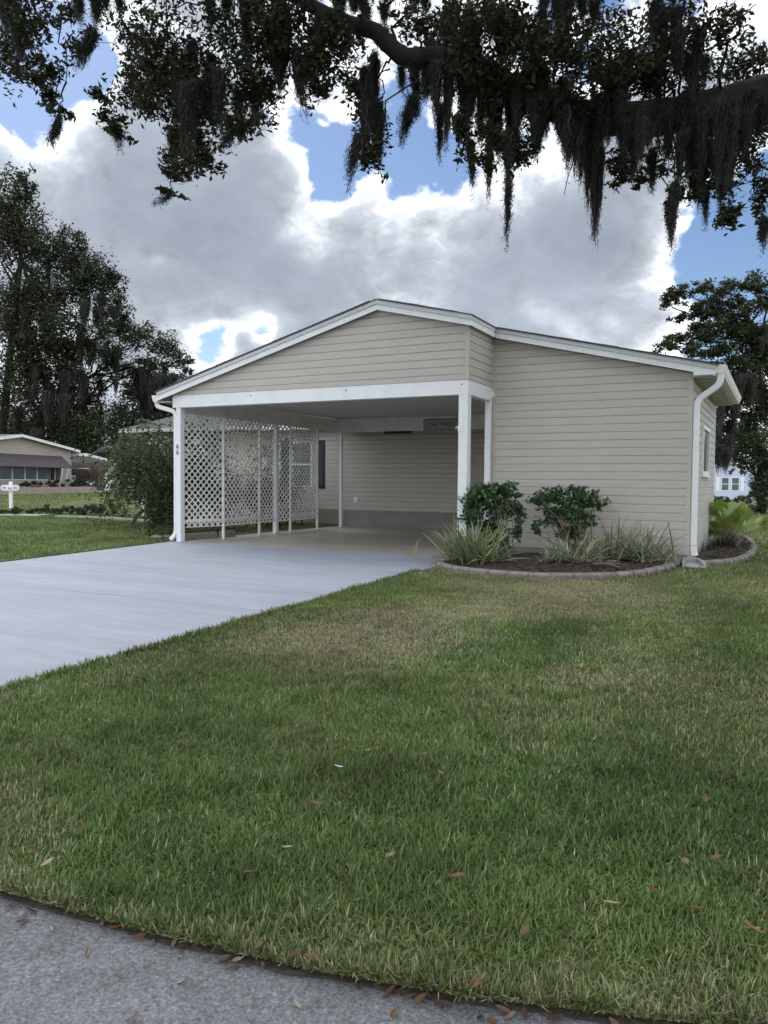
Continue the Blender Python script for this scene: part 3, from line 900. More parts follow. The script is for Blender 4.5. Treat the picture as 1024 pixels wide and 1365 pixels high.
# the crown above and behind the photographer
for _ in range(90):
    a = rng.uniform(0, 6.28); rr = 7.5 * math.sqrt(rng.random())
    c = np.array([6.6 + rr * math.cos(a) * 1.0, -7.2 + rr * math.sin(a) * .95, 5.6 + rng.uniform(-.2, 2.6)])
    q = c - CPOS
    dz = q @ _fw
    if dz > 0.3:
        py = 682.5 - CF * (q @ _u2) / dz; px = 512 + CF * (q @ _r2) / dz
        if py > -160 and -500 < px < 1500: continue
    parts.append(leaves(blob(c, (1.0, 1.0, .6), 190, .1, spread=.25), .17, .5, (.019, .026, .012), .4))
for _ in range(50):
    c = at(rng.uniform(-150, 1300), rng.uniform(-420, -60), rng.uniform(6.6, 8.2))
    parts.append(leaves(blob(c, (.6, .6, .35), 150, .1, spread=.25), .11, .45, (.019, .026, .012), .4))
V, F, T = merge(parts)
obj('crown', np_mesh('oak_crown', V, F, T), M['leaf'], oak)

moss = [(440, 15, 30, 30, 0), (470, 30, 30, 34, 0), (505, 40, 24, 40, 0), (455, -5, 40, 30, 0), (500, 10, 30, 30, 0), (12, 0, 34, 75, 0), (30, 35, 18, 40, 0), (118, -18, 44, 60, 0), (150, -15, 26, 45, 0), (122, 40, 18, 50, -.45), (80, 158, 9, 42, -.3), (300, -10, 60, 70, 0), (352, -10, 60, 90, 0), (375, 30, 34, 80, 0), (386, 55, 40, 95, 0), (400, 90, 24, 52, 0), (262, 70, 44, 90, 0), (245, 110, 44, 110, 0), (232, 180, 18, 45, 0),
        (285, 100, 34, 90, 0), (318, 118, 16, 58, 0), (340, 120, 16, 55, -.1), (310, 165, 8, 35, -.3), (227, 258, 4, 22, -.9), (152, 160, 12, 40, .1), (490, 95, 30, 130, 0), (498, 130, 30, 138, 0), (478, 190, 10, 70, -.1), (548, 128, 15, 62, -.25), (551, 130, 8, 35, .1), (535, 90, 6, 38, 0), (552, 90, 5, 30, 0), (590, 85, 26, 60, 0), (572, 80, 16, 40, 0), (600, 100, 16, 110, 0), (588, 140, 8, 80, 0), (625, 100, 26, 120, 0), (628, 190, 8, 70, .1),
        (648, 100, 44, 110, 0), (672, 110, 40, 120, 0), (655, 160, 10, 110, 0), (678, 190, 14, 80, 0), (678, 240, 5, 90, 0), (705, 100, 46, 100, 0), (730, 100, 50, 60, 0), (745, 130, 16, 60, 0), (700, 40, 60, 80, 0), (650, 20, 50, 90, 0), (610, 10, 40, 80, 0), (770, 140, 18, 90, 0), (776, 170, 10, 75, 0), (792, 160, 26, 120, 0), (797, 200, 22, 122, .03), (812, 150, 30, 60, 0), (830, 80, 40, 80, 0), (815, 90, 26, 90, 0), (840, 160, 36, 80, 0),
        (860, 80, 60, 90, 0), (905, 50, 60, 90, 0), (880, 10, 50, 90, 0), (925, 80, 40, 70, 0), (770, -10, 60, 80, 0), (740, -10, 40, 70, 0), (860, 165, 24, 70, 0), (905, 150, 44, 100, 0), (935, 140, 50, 120, 0), (960, 150, 46, 120, 0), (985, 150, 34, 110, 0), (918, 190, 40, 80, 0), (952, 200, 40, 80, 0), (898, 245, 14, 85, -.05), (893, 280, 8, 50, 0), (940, 255, 6, 62, 0), (1018, 295, 10, 45, 0), (870, 200, 14, 60, 0), (480, -10, 30, 50, 0), (440, 25, 40, 50, 0), (425, 40, 26, 70, 0), (560, -10, 30, 30, 0), (1010, 130, 26, 80, 0), (820, 130, 60, 70, 0), (700, 120, 70, 60, 0), (760, 160, 40, 40, 0)]
for _ in range(46):                       # more hanks strung all along the limb
    i_ = random.randint(2, 8); t_ = random.random()
    q0_, q1_ = limb_px[i_], limb_px[i_ + 1]
    if q1_[0] < 500: continue
    moss.append((q0_[0] * (1 - t_) + q1_[0] * t_, q0_[1] * (1 - t_) + q1_[1] * t_ + random.uniform(-26, 6), random.uniform(10, 26), random.uniform(30, 85), random.uniform(-.05, .05)))
for cx_, cy_, w, ln, lean in moss:
    Dp = 6.95 + rng.uniform(-.35, .25); s = Dp / CF
    big = int(22 + w * ln / 9)
    k = max(1, int(round(w / 15))); sub = []
    for q in range(k):
        ox_ = (q + .5) / k - .5 + rng.normal() * .10
        ll = ln * (1.05 if k == 1 else rng.uniform(.5, 1.12))
        sub.append(strands(at(cx_ + ox_ * w, cy_ + rng.uniform(-.12, .15) * ln, Dp + rng.normal() * .07), max(w / k * .85, 5) * s, ll * s, max(14, big // k), Dp, lean + rng.normal() * .05, (.066, .069, .062), w0=.0042))
    me = merge(sub)
    # fine side tufts give the hanks their shaggy outline
    n2 = big * 9; a0 = rng.integers(0, len(me[0]) // 2, n2)
    tuft = leaves(me[0][a0 * 2] + rng.normal(size=(n2, 3)) * .016, .055, .09, (.064, .067, .060), .4, droop=.7, hue=0)
    V, F, T = merge([me, tuft])
    obj('hanging_moss', np_mesh('hanging_moss', V, F, T), M['moss'], oak)

# ------------------------------------------------------------------ other trees
def tree(name, label, base, trunk, clumps, tint, leaf=.2, dens=1.0, group=None, moss=(), bark='bark', hue=.15, asp=.5, D=40, trunk_r=.3, shape=1.0):
    root = thing(name, label, 'tree', base, 0, group)
    mb = MB()
    T = [np.array(p, float) for p in trunk]
    mb.tube([T[0]] + T[1:], [trunk_r * (1.35 if i == 0 else 1 - .6 * i / len(T)) for i in range(len(T))], 9)
    parts = []
    for cx_, cy_, rx, ry, dd in clumps:
        Dp = D + dd; s = Dp / CF; c = at(cx_, cy_, Dp)
        area = (rx * s) * (ry * s)
        n = int(dens * area * 3.14 / (leaf * leaf * asp) * 3.6) + 30
        pts = blob(c, (rx * s, max(rx * s, ry * s) * .8, ry * s), n, .2, clus=max(6, n // 45), spread=.15 * shape)
        parts.append(leaves(pts, leaf, asp, tint, .45, droop=.1, hue=hue))
        st = T[-1] if len(T) < 3 else T[random.choice([-1, -2])]
        branch(mb, st, c, trunk_r * .3, trunk_r * .06, 6, .10, 6)
        for _ in range(5):
            branch(mb, c + rng.normal(size=3) * rx * s * .15, c + np.clip(rng.normal(size=3), -1.1, 1.1) * np.array([rx, rx, ry]) * s * .5, trunk_r * .07, trunk_r * .02, 4, .12, 4)
    obj('trunk', mb, M[bark], root, smooth_=True)
    V, F, Tt = merge(parts)
    obj('crown', np_mesh('crown', V, F, Tt), M['leaf'], root)
    if moss:
        mp = []
        for cx_, cy_, w, ln, dd in moss:
            s = (D + dd) / CF
            mp.append(strands(at(cx_, cy_, D + dd), w * s, ln * s, int(60 + w * ln / 7), D, 0, (.070, .070, .064), True, .00036 * D))
        V, F, Tt = merge(mp)
        obj('hanging_moss', np_mesh('hanging_moss', V, F, Tt), M['moss'], root)
    return root


def hanks(n, zones):
    out = []
    for _ in range(n):
        z = random.choice(zones); out.append((z[0] + random.gauss(0, .5) * z[2], z[1] + random.gauss(0, .5) * z[3], random.uniform(7, 20), random.uniform(16, 52), random.uniform(-1.5, 1)))
    return out
oakc = (.024, .034, .017)
b = at(-2, 655, 60); b[2] = float(hz(b[0], b[1]))
tree('oak_tree', 'tallest dark oak with trailing grey moss at the far left', b, [b - [0, 0, .3], at(2, 590, 60), at(8, 530, 60), at(14, 470, 60), at(22, 400, 60), at(28, 345, 60)],
     [(18, 262, 30, 36, 0), (36, 248, 14, 24, 0), (25, 300, 40, 34, 0), (8, 320, 50, 45, 1), (60, 335, 36, 36, -1), (95, 330, 30, 28, 0), (110, 355, 46, 34, 0), (60, 390, 60, 40, 0), (125, 385, 40, 28, 1), (152, 378, 22, 18, 0), (150, 412, 30, 24, 0), (165, 432, 14, 14, 0), (15, 430, 50, 55, 1), (75, 440, 60, 36, -1), (140, 450, 34, 24, 0), (30, 510, 50, 55, 0), (90, 500, 40, 40, 2), (15, 580, 45, 45, 1), (70, 570, 34, 40, 2), (100, 585, 30, 34, 1), (45, 470, 40, 40, 0), (95, 470, 40, 30, 0), (60, 610, 50, 24, 1)],
     oakc, .26, 1.7, 'trees behind the neighbouring house', moss=hanks(46, [(20, 420, 60, 60), (60, 430, 50, 50), (110, 410, 40, 30), (30, 520, 50, 50), (75, 500, 40, 50)]), D=60, trunk_r=.36)
b = at(150, 650, 64); b[2] = float(hz(b[0], b[1]))
tree('oak_tree', 'spreading oak showing bare forked limbs above the carport roof next door', b, [b - [0, 0, .3], at(128, 590, 64), at(112, 540, 64), at(114, 505, 64)],
     [(190, 455, 32, 24, 0), (222, 462, 30, 24, 0), (240, 480, 20, 16, 0), (250, 495, 10, 10, 0), (205, 490, 36, 22, 0), (170, 440, 22, 16, 0), (150, 480, 24, 18, 1), (125, 470, 20, 16, 2), (225, 505, 24, 14, 1), (185, 520, 34, 20, 1), (90, 540, 36, 34, 1), (115, 575, 26, 30, -1), (150, 560, 26, 26, 0), (175, 495, 26, 16, 0)],
     oakc, .25, 1.3, 'trees behind the neighbouring house', moss=hanks(26, [(120, 455, 20, 16), (190, 500, 34, 16), (215, 505, 24, 14), (150, 465, 14, 10)]), D=64, trunk_r=.34)
b = at(128, 648, 66); b[2] = float(hz(b[0], b[1]))
tree('vine_tree', 'yellowish green vine-covered tree behind the neighbouring carport', b, [b - [0, 0, .3], at(130, 600, 66), at(135, 540, 66)],
     [(130, 525, 16, 26, 0), (140, 505, 12, 16, 0), (128, 560, 20, 28, 0), (122, 592, 24, 22, -1), (112, 575, 12, 20, 0), (140, 585, 12, 24, 0)], (.085, .105, .032), .32, .8, 'trees behind the neighbouring house', D=66, trunk_r=.2, hue=.45)
for k, (px, D_, cl, lab) in enumerate(((52, 74, [(40, 560, 50, 45, 0), (85, 560, 40, 40, 0), (60, 600, 60, 34, 0), (20, 600, 40, 40, 0)], 'dark dense tree behind the awning house roof'),
                                   (185, 72, [(180, 550, 40, 36, 0), (160, 580, 30, 34, 0), (205, 575, 36, 30, 0), (150, 600, 30, 24, 0)], 'dark dense tree behind the feathery palm'),
                                   (228, 66, [(215, 530, 34, 22, 0), (232, 550, 26, 26, 0), (205, 555, 30, 26, 0)], 'brownish moss-hung tree touching the left gutter'),
                                   (95, 78, [(95, 520, 34, 40, 0), (110, 580, 40, 40, 0), (130, 610, 40, 30, 0)], 'dark blue-green tree between the two big oaks'))):
    b = at(px, 648, D_); b[2] = float(hz(b[0], b[1]))
    tree('dark_tree', lab, b, [b - [0, 0, .3], at(px, 600, D_), at(px, 560, D_)], cl, (.021, .034, .020) if k != 2 else (.040, .038, .026),   .34, 1.5, 'trees behind the neighbouring house', D=D_, trunk_r=.3, moss=hanks(24, [(215, 520, 26, 16), (205, 545, 22, 16)]) if k == 2 else ())
# right side
b = at(1050, 690, 25); b[2] = float(hz(b[0], b[1]))
tree('oak_tree', 'open oak with crooked branches rising behind the right eave', b, [b - [0, 0, .3], at(1046, 600, 25), at(1034, 530, 25), at(1022, 470, 25), at(1004, 432, 25)],
     [(892, 400, 14, 16, 0), (905, 388, 18, 14, 0), (935, 385, 20, 12, 0), (925, 415, 22, 12, 0), (905, 425, 14, 8, 0), (960, 405, 24, 16, 0), (1005, 378, 26, 16, 0), (1020, 400, 20, 20, 0), (980, 420, 22, 16, 0), (885, 462, 22, 9, 0), (905, 450, 22, 12, 0), (925, 465, 24, 12, 0), (945, 440, 28, 18, 0), (1000, 445, 34, 20, 0), (960, 465, 30, 16, 0), (985, 490, 36, 20, 0), (1015, 480, 26, 26, 0), (1000, 520, 36, 26, 0), (975, 535, 24, 20, 0), (1020, 545, 24, 26, 0), (965, 560, 16, 18, 0), (930, 440, 22, 12, 0), (955, 490, 24, 12, 0), (970, 385, 22, 14, 0), (990, 410, 22, 16, 0), (945, 415, 18, 12, 0), (1010, 455, 26, 20, 0), (975, 510, 26, 18, 0), (1000, 560, 26, 20, 0), (980, 445, 26, 16, 0)],
     (.036, .050, .022), .11, 2.4, None, moss=hanks(34, [(958, 545, 14, 30), (1000, 500, 26, 26), (1012, 450, 16, 24), (962, 590, 12, 20), (985, 540, 20, 20)]), D=25, trunk_r=.17)
b = at(1015, 692, 29); b[2] = float(hz(b[0], b[1]))
tree('dense_tree', 'dense bushy dark green tree at the right margin beside the pale blue house', b, [b - [0, 0, .3], at(1014, 650, 29), at(1012, 600, 29)],
     [(1000, 585, 26, 22, 0), (1018, 590, 24, 30, 0), (1005, 620, 20, 24, 0), (1020, 640, 18, 34, 0), (1008, 655, 12, 20, 0), (985, 580, 16, 14, 0), (1016, 680, 14, 16, 0), (990, 610, 14, 22, 0), (970, 590, 14, 16, 0)], (.040, .066, .034), .12, 1.8, None, D=29, trunk_r=.15)
for px, D_, cl, lab in ((965, 78, [(950, 590, 30, 40, 0), (975, 590, 30, 40, 0), (1000, 600, 30, 40, 0), (960, 625, 24, 20, 0)], 'dark tree behind the pale blue house'),):
    b = at(px, 660, D_); b[2] = 0
    tree('dark_tree', lab, b, [b - [0, 0, .3], at(px, 630, D_), at(px, 600, D_)], cl, (.028, .042, .028), .4, .95, None, D=D_, trunk_r=.3)

# ------------------------------------------------------------------ far wood closing the horizon
parts = []
for k in range(150):
    a = R(-75) + R(220) * k / 150 + rng.uniform(-.01, .01); rr = rng.uniform(105, 150)
    c = np.array([CPOS[0] + rr * math.cos(a), CPOS[1] + rr * math.sin(a), rng.uniform(1.2, 2.6)])
    parts.append(leaves(blob(c, (5.5, 5.5, c[2] * 1.1), 260, .1, spread=.25), 1.1, .6, (.035, .050, .030), .4))
V, F, T = merge(parts)
o = obj('far_wood', np_mesh('far_wood', V, F, T), M['leaf']); tag(o, 'low dark treeline far beyond the houses', kind='stuff')

# ------------------------------------------------------------------ shrubs and strap-leaved plants in the bed
def shrub(label, px, py, D_shift, lobes, n_leaf, leaf=.074, tint=(.048, .108, .040)):
    g = gpt(px, py); g[1] += D_shift; g[2] = float(hz(g[0], g[1]))
    D_ = (g - CPOS) @ _fw; s = D_ / CF
    root = thing('shrub', label, 'shrub', g, 0, 'leafy shrubs in the front bed')
    mb = MB(); parts = []
    tot = sum(l[2] * l[3] for l in lobes)
    for cx_, cy_, rx, ry in lobes:
        c = at(cx_, cy_, D_ + rng.uniform(-.12, .12))
        n = int(1.9 * n_leaf * rx * ry / tot)
        pts = blob(c, (rx * s, rx * s * .9, ry * s), n, .25, clus=max(4, n // 9), spread=.16)
        parts.append(leaves(pts, leaf, .62, tint, .4, droop=.25, hue=.06))
        for _ in range(3):
            f = g + np.array([rng.uniform(-.12, .12), rng.uniform(-.1, .1), .02])
            e = c + rng.normal(size=3) * np.array([rx, rx, ry]) * s * .4
            m_ = f * .45 + e * .55 + rng.normal(size=3) * .05
            branch(mb, f, m_, .011, .007, 4, .06, 5); branch(mb, m_, e, .007, .003, 4, .1, 5)
    obj('stems', mb, M['stem'], root)
    V, F, T = merge(parts)
    obj('foliage', np_mesh('shrub_leaves', V, F, T), M['leaf_gloss'], root)
    return root


shrub('fuller leafy shrub at the foot of the main white carport post', 660, 748, .25, [(632, 665, 22, 18), (655, 655, 20, 16), (680, 655, 18, 14), (665, 678, 26, 18), (630, 690, 18, 16), (655, 705, 22, 16), (692, 680, 10, 14), (690, 705, 10, 14), (668, 722, 16, 12)], 1500)
shrub('thinner leafy shrub with bare twiggy stems against the siding', 762, 750, .35, [(722, 666, 15, 14), (742, 660, 18, 13), (770, 658, 20, 12), (793, 668, 17, 13), (762, 674, 26, 15), (735, 688, 20, 14), (778, 692, 20, 15), (718, 704, 9, 11), (760, 710, 18, 13)], 1250)


def strap_plant(label, px, py, n, length, spread, tint_g=(.12, .165, .075), tint_e=(.46, .48, .34), lean=(0, 0), shift=0.0, wid=.017, group='variegated strap-leaved plants in the front bed', name='strap_plant', up=(.2, 1.3)):
    g = gpt(px, py); g[1] += shift; g[2] = float(hz(g[0], g[1])) + .04
    V = []; F = []; T = []; S = 7
    for i in range(n):
        a = rng.uniform(0, 6.28); el = rng.uniform(*up); L = length * rng.uniform(.55, 1.12)
        b = g + np.array([rng.normal() * spread, rng.normal() * spread * .6, 0])
        d = np.array([math.cos(a) * math.cos(el) + lean[0], math.sin(a) * math.cos(el) + lean[1], math.sin(el)]); d /= np.linalg.norm(d)
        side = np.cross(d, [0, 0, 1]); side /= np.linalg.norm(side) + 1e-9
        w = wid * rng.uniform(.7, 1.25); bend = rng.uniform(.5, 1.5); p = b.copy(); dd = d.copy()
        k0 = len(V); e = rng.uniform(.75, 1.2); yl = rng.random() < .12
        for j in range(S + 1):
            t = j / S
            wt = w * (1 - t ** 2.2) * (.55 + .45 * min(1, t * 4)) + .0006
            nz = np.cross(side, dd)
            V += [tuple(p - side * wt + nz * wt * .5), tuple(p - side * wt * .45), tuple(p + side * wt * .45), tuple(p + side * wt + nz * wt * .5)]
            ge = np.array(tint_e) * e; gg = np.array(tint_g) * e
            if yl: ge = np.array([.34, .29, .13]); gg = np.array([.26, .22, .10])
            T += [ge, gg, gg, ge]
            p = p + dd * (L / S); dd = dd + np.array([0, 0, -1]) * bend * .16 * (t + .15); dd /= np.linalg.norm(dd)
            if p[2] < g[2] - .0: p[2] = g[2] + .005
        for j in range(S):
            for q in range(3):
                a_ = k0 + j * 4 + q; F.append((a_, a_ + 1, a_ + 5, a_ + 4))
    o = obj(name, np_mesh(name, V, F, np.array(T)), M['leaf_gloss'])
    tag(o, label, 'plant', group)
    return o


strap_plant('yellowish strap-leaved clump spilling over the driveway corner below the main post', 632, 752, 240, .66, .19, (.15, .20, .085), (.46, .50, .32), (-.12, -.05))
strap_plant('low variegated clump sprawling in front of the twiggy shrub', 768, 757, 95, .60, .13, (.17, .21, .12), (.55, .57, .44), up=(.15, 1.0))
strap_plant('full upright variegated clump beside the house corner', 835, 752, 230, .66, .26, (.12, .165, .085), (.46, .48, .36), shift=.1)
strap_plant('tiny variegated tuft between the two shrubs', 727, 757, 16, .28, .03, (.10, .14, .06), (.40, .42, .30), up=(.6, 1.4))

# fan palm beside the right wall
g = gpt(973, 728)
palm = thing('fan_palm', 'bright green fan-leaved palm in the corner bed on the right', 'palm', g)
V = []; F = []; T = []; pb = MB()
for i in range(30):
    a = rng.uniform(0, 6.28); el = rng.uniform(.5, 1.4); L = rng.uniform(.4, .82)
    d = np.array([math.cos(a) * math.cos(el), math.sin(a) * math.cos(el), math.sin(el)])
    e = g + d * L; pb.tube([g + [0, 0, .05], g + d * L * .5 + [0, 0, .05], e], [.009, .008, .006], 5)
    side = np.cross(d, [0, 0, 1]); side /= np.linalg.norm(side); nz = np.cross(side, d)
    fl = rng.uniform(.20, .32); tint = np.array([.19, .31, .055]) * rng.uniform(.65, 1.25)
    if i % 4 == 0: tint = np.array([.30, .33, .05])
    for k in range(17):
        th_ = (k / 16 - .5) * R(230)
        ld = d * math.cos(th_) + side * math.sin(th_); l = fl * (1 - .25 * abs(th_) / 2); sd = -d * math.sin(th_) + side * math.cos(th_)
        k0 = len(V)
        m_ = e + ld * l * .55; tp = e + ld * l + np.array([0, 0, -l * .22])
        V += [tuple(e), tuple(m_ + sd * .015 + nz * .010), tuple(tp), tuple(m_ - sd * .015 + nz * .010)]; F.append((k0, k0 + 1, k0 + 2, k0 + 3)); T += [tint * rng.uniform(.85, 1.15)] * 4
obj('fronds', np_mesh('fronds', V, F, np.array(T)), M['leaf_gloss'], palm); obj('leaf_stalk', pb, M['stem'], palm)
strap_plant('dark grassy tuft at the foot of the fan palm', 966, 735, 210, .36, .13, (.030, .048, .024), (.040, .058, .032), wid=.006, group=None, name='grass_tuft', up=(.4, 1.4))
strap_plant('smaller dark grassy tuft by the pinkish edging', 945, 738, 60, .22, .08, (.030, .045, .024), (.040, .055, .032), wid=.005, group=None, name='grass_tuft', up=(.4, 1.4))
# stray bright leaf plant at the right margin
strap_plant('yellow green broad-leaved plant at the right margin of the lawn', 1020, 708, 22, .5, .05, (.22, .28, .05), (.28, .34, .07), wid=.03, group=None, name='leafy_plant', up=(.7, 1.4))

# ------------------------------------------------------------------ left side planting
g = gpt(208, 700)
D_ = (g - CPOS) @ _fw; s = D_ / CF
fp = thing('feather_palm', 'dark feathery palm drooping beside the left carport post', 'palm', g)
V = []; F = []; T = []; st = MB()
def frond(o_, a, el, L, bend, tint, nl=36, ll=.30):
    global V, F, T
    d = np.array([math.cos(a) * math.cos(el), math.sin(a) * math.cos(el), math.sin(el)]); p = np.array(o_, float); path = []
    for j in range(nl):
        t = j / nl; path.append(p.copy())
        side = np.cross(d, [0, 0, 1]); side /= np.linalg.norm(side) + 1e-9
        l = ll * (.35 + .65 * math.sin(math.pi * min(1, t * .9 + .12)))
        if t > .12:
            for sg_ in (-1, 1):
                ld = side * sg_ * .8 + d * .65 + np.array([0, 0, -.35]); ld /= np.linalg.norm(ld)
                wv = np.cross(ld, [0, 0, 1]); wv /= np.linalg.norm(wv) + 1e-9
                q = p + ld * l; q[2] -= l * .25; k0 = len(V); m_ = p + ld * l * .5
                V += [tuple(p), tuple(m_ + wv * .010), tuple(q), tuple(m_ - wv * .010)]; F.append((k0, k0 + 1, k0 + 2, k0 + 3)); T += [tint * rng.uniform(.7, 1.3)] * 4
        p = p + d * L / nl; d = d + np.array([0, 0, -bend / nl * (.5 + t)]); d /= np.linalg.norm(d)
    st.tube(path[::5] + [path[-1]], [.012 * (1 - i / (len(path[::5]) + 1)) + .003 for i in range(len(path[::5]) + 1)], 4)
for i in range(64):
    c = at(rng.uniform(186, 222), rng.uniform(588, 640), D_ + rng.uniform(-.4, .9))
    c = g + (c - g) * np.array([.55, .55, 1.0])
    frond(c, rng.uniform(0, 6.28), rng.uniform(.0, 1.1), rng.uniform(1.0, 1.7), rng.uniform(1.4, 3.0), np.array([.050, .092, .032]) * rng.uniform(.5, 1.5))
for i in range(12):
    frond(at(rng.uniform(200, 232), rng.uniform(600, 680), D_), rng.uniform(2.6, 4.2), rng.uniform(-.4, .3), rng.uniform(.7, 1.1), 2.0, np.array([.026, .046, .020]))
trk = MB()
for k in range(5):
    f = g + np.array([rng.uniform(-.15, .15), rng.uniform(-.1, .1), -.05]); branch(trk, f, f + np.array([rng.uniform(-.4, .3), rng.uniform(-.3, .3), rng.uniform(1.0, 1.5)]), .05, .03, 5, .05, 7)
obj('fronds', np_mesh('feather_fronds', V, F, np.array(T)), M['leaf'], fp); obj('trunk', trk, M['bark'], fp); obj('leaf_stalk', st, M['stem'], fp)

def bush(label, px, py, rx, ry, n, leaf, tint, group=None, name='bush', hue=.1, D_=None, cat='bush', base=None):
    g = gpt(px, py) if base is None else np.array(base, float)
    s = ((g - CPOS) @ _fw) / CF
    rxm, rym = rx * s, ry * s
    root = thing(name, label, cat, g, 0, group)
    c = g + [0, 0, rym * .95]
    pts = blob(c, (rxm, rxm, rym), n, .35, spread=.16); pts[:, 2] = np.maximum(pts[:, 2], g[2] + .02)
    V, F, T = leaves(pts, leaf, .5, tint, .45, hue=hue)
    obj('foliage', np_mesh('bush_leaves', V, F, T), M['leaf'], root)
    mb = MB()
    for _ in range(6): branch(mb, g, c + rng.normal(size=3) * np.array([rxm, rxm, rym]) * .4, .012, .004, 4, .1, 5)
    obj('stems', mb, M['stem'], root)
    return root

bush('pale flowering bush under the feathery palm', 165, 690, 12, 22, 420, .09, (.055, .085, .03), hue=.35)
bush('light green leafy bush between the palm trunk and the left post', 216, 697, 16, 22, 500, .09, (.055, .085, .032), hue=.25)
bush('rounded dark bush left of the feathery palm', 150, 687, 13, 12, 380, .08, (.028, .048, .022))
# low border plants
for k, (px, py, rx, ry) in enumerate(((4, 686, 9, 4), (20, 687, 9, 5), (39, 686, 6, 4), (54, 686, 8, 5), (66, 686, 9, 6), (80, 686, 9, 6), (95, 686, 8, 6), (108, 687, 9, 6), (121, 687, 10, 8), (135, 687, 10, 9))):
    lab = ['smallest low plant touching the left frame of the neighbouring lawn border', 'low tufted plant beyond the white mail post', 'tiny lone plant on the pale strip right of the mail post', 'first plant of the dense dark border run', 'second plant of the dense dark border run', 'third plant of the dense dark border run', 'fourth plant of the dense dark border run', 'fifth plant of the dense dark border run', 'taller border plant before the run ends', 'tallest border plant beside the rounded dark bush'][k]
    bush(lab, px, py, rx, ry, 260, .10, (.034, .052, .026), 'low border plants between the lawns', 'border_plant', cat='plant')
a0, a1, a2 = gpt(-60, 687), gpt(60, 687), gpt(112, 687)
mb = MB()
def ribbon(mb, P, w, h):
    for a, b in zip(P[:-1], P[1:]):
        a = np.array(a, float); b = np.array(b, float); d = b - a; d[2] = 0; d /= np.linalg.norm(d); n = np.array([-d[1], d[0], 0]) * w / 2
        mb.prism([a - n, b - n, b + n, a + n], (0, 0, h))
ribbon(mb, [gpt(-80, 686.5), gpt(20, 687), gpt(60, 687.5)], .9, .03)
o = obj('path', mb, M['pale_strip']); tag(o, kind='structure')
mb = MB(); ribbon(mb, [gpt(75, 689.5), gpt(110, 690.5), gpt(150, 692.5), gpt(190, 695.5), gpt(232, 699)], .14, .06)
o = obj('lawn_edging', mb, M['pale_strip']); tag(o, 'thin pale concrete edging along the left planting', 'garden edging')
# stones by the left downspout
for k, (px, py, r_, lab) in enumerate(((210, 717, .12, 'flat pale stone nearest the left downspout'), (222, 716.5, .09, 'small tan stone behind the left downspout'))):
    g = gpt(px, py); me = bpy.data.meshes.new('garden_stone'); import bmesh
    bm = bmesh.new(); bmesh.ops.create_icosphere(bm, subdivisions=2, radius=r_)
    for v in bm.verts: v.co *= 1 + random.uniform(-.14, .14); v.co.z *= .35
    bm.to_mesh(me); bm.free()
    o = obj('garden_stone', me, M['edging']); o.location = (g[0], g[1], g[2] + .015); tag(o, lab, 'stone', 'stones by the left downspout')
mb = MB().box((-8.2, .12, -.1), (-5.71, 6.45, -.004))
o = obj('soil_bed', mb, M['soil']); tag(o, kind='structure')
# hedge and blocks behind the lattice
root = thing('hedge', 'dark unclipped hedge behind the white lattice screen', 'hedge', (-7.0, 3.2, 0))
pts = np.concatenate([blob((-7.0 + rng.uniform(-.2, .2), y, .68), (.5, .6, .66), 800, .3, spread=.2) for y in np.arange(.9, 5.9, .4)] + [blob((-7.3, y, 1.45), (.45, .5, .8), 620, .3, spread=.2) for y in (.9, 1.5, 2.0)] + [blob((-8.9, y, 1.3), (.7, .6, 1.25), 1100, .3, spread=.2) for y in (1.6, 2.4, 3.2, 4.0)] + [blob(at(px_, py_, 15.6 if px_ < 300 else 18.2), (.5, .5, .6), 620, .2, spread=.22) for px_, py_ in ((256, 585), (276, 590), (254, 620), (280, 625), (265, 655), (290, 660), (356, 600), (362, 640), (350, 670))]); pts[:, 2] = np.maximum(pts[:, 2], .02)
V, F, T = leaves(pts, .08, .5, (.024, .040, .018), .45)
obj('foliage', np_mesh('hedge_leaves', V, F, T), M['leaf'], root)
mb = MB()
for y in np.arange(.8, 6, .45): branch(mb, (-7 + rng.uniform(-.1, .1), y, -.02), (-7 + rng.uniform(-.3, .3), y + .1, .9), .02, .008, 4, .1, 5)
obj('stems', mb, M['stem'], root)
for k, (px0, px1, lab) in enumerate(((245.5, 269, 'first low block from the left post under the lattice'), (270.5, 295, 'second low block from the left post under the lattice'), (302, 319, 'third low block under the lattice, right of the thin post'))):
    p0, p1 = gpt(px0, 722 - (px0 - 240) * .085), gpt(px1, 722 - (px1 - 240) * .085)
    o = obj('edging_block', MB().bar((p0[0] - .14, p0[1], .06), (p1[0] - .14, p1[1], .06), .1, .12), M['edging'], bevel=.01); tag(o, lab, 'block', 'concrete blocks under the lattice')
hx = onv(397, 680, 5.2)
hb = MB(); hb.tube([(hx[0] + .13 * math.cos(t), 5.2 + .03 * math.sin(t * 3), .50 + .22 * math.sin(t)) for t in np.linspace(-1.2, 4.2, 30)], .017, 7)
hb.tube([(hx[0] + .12, 5.2, .35), (hx[0] + .14, 5.2, .1), (hx[0] + .05, 5.22, .03)], .017, 7)
o = obj('garden_hose', hb, M['dark'], smooth_=True); tag(o, 'dark hose looped upright behind the last lattice panel', 'hose')

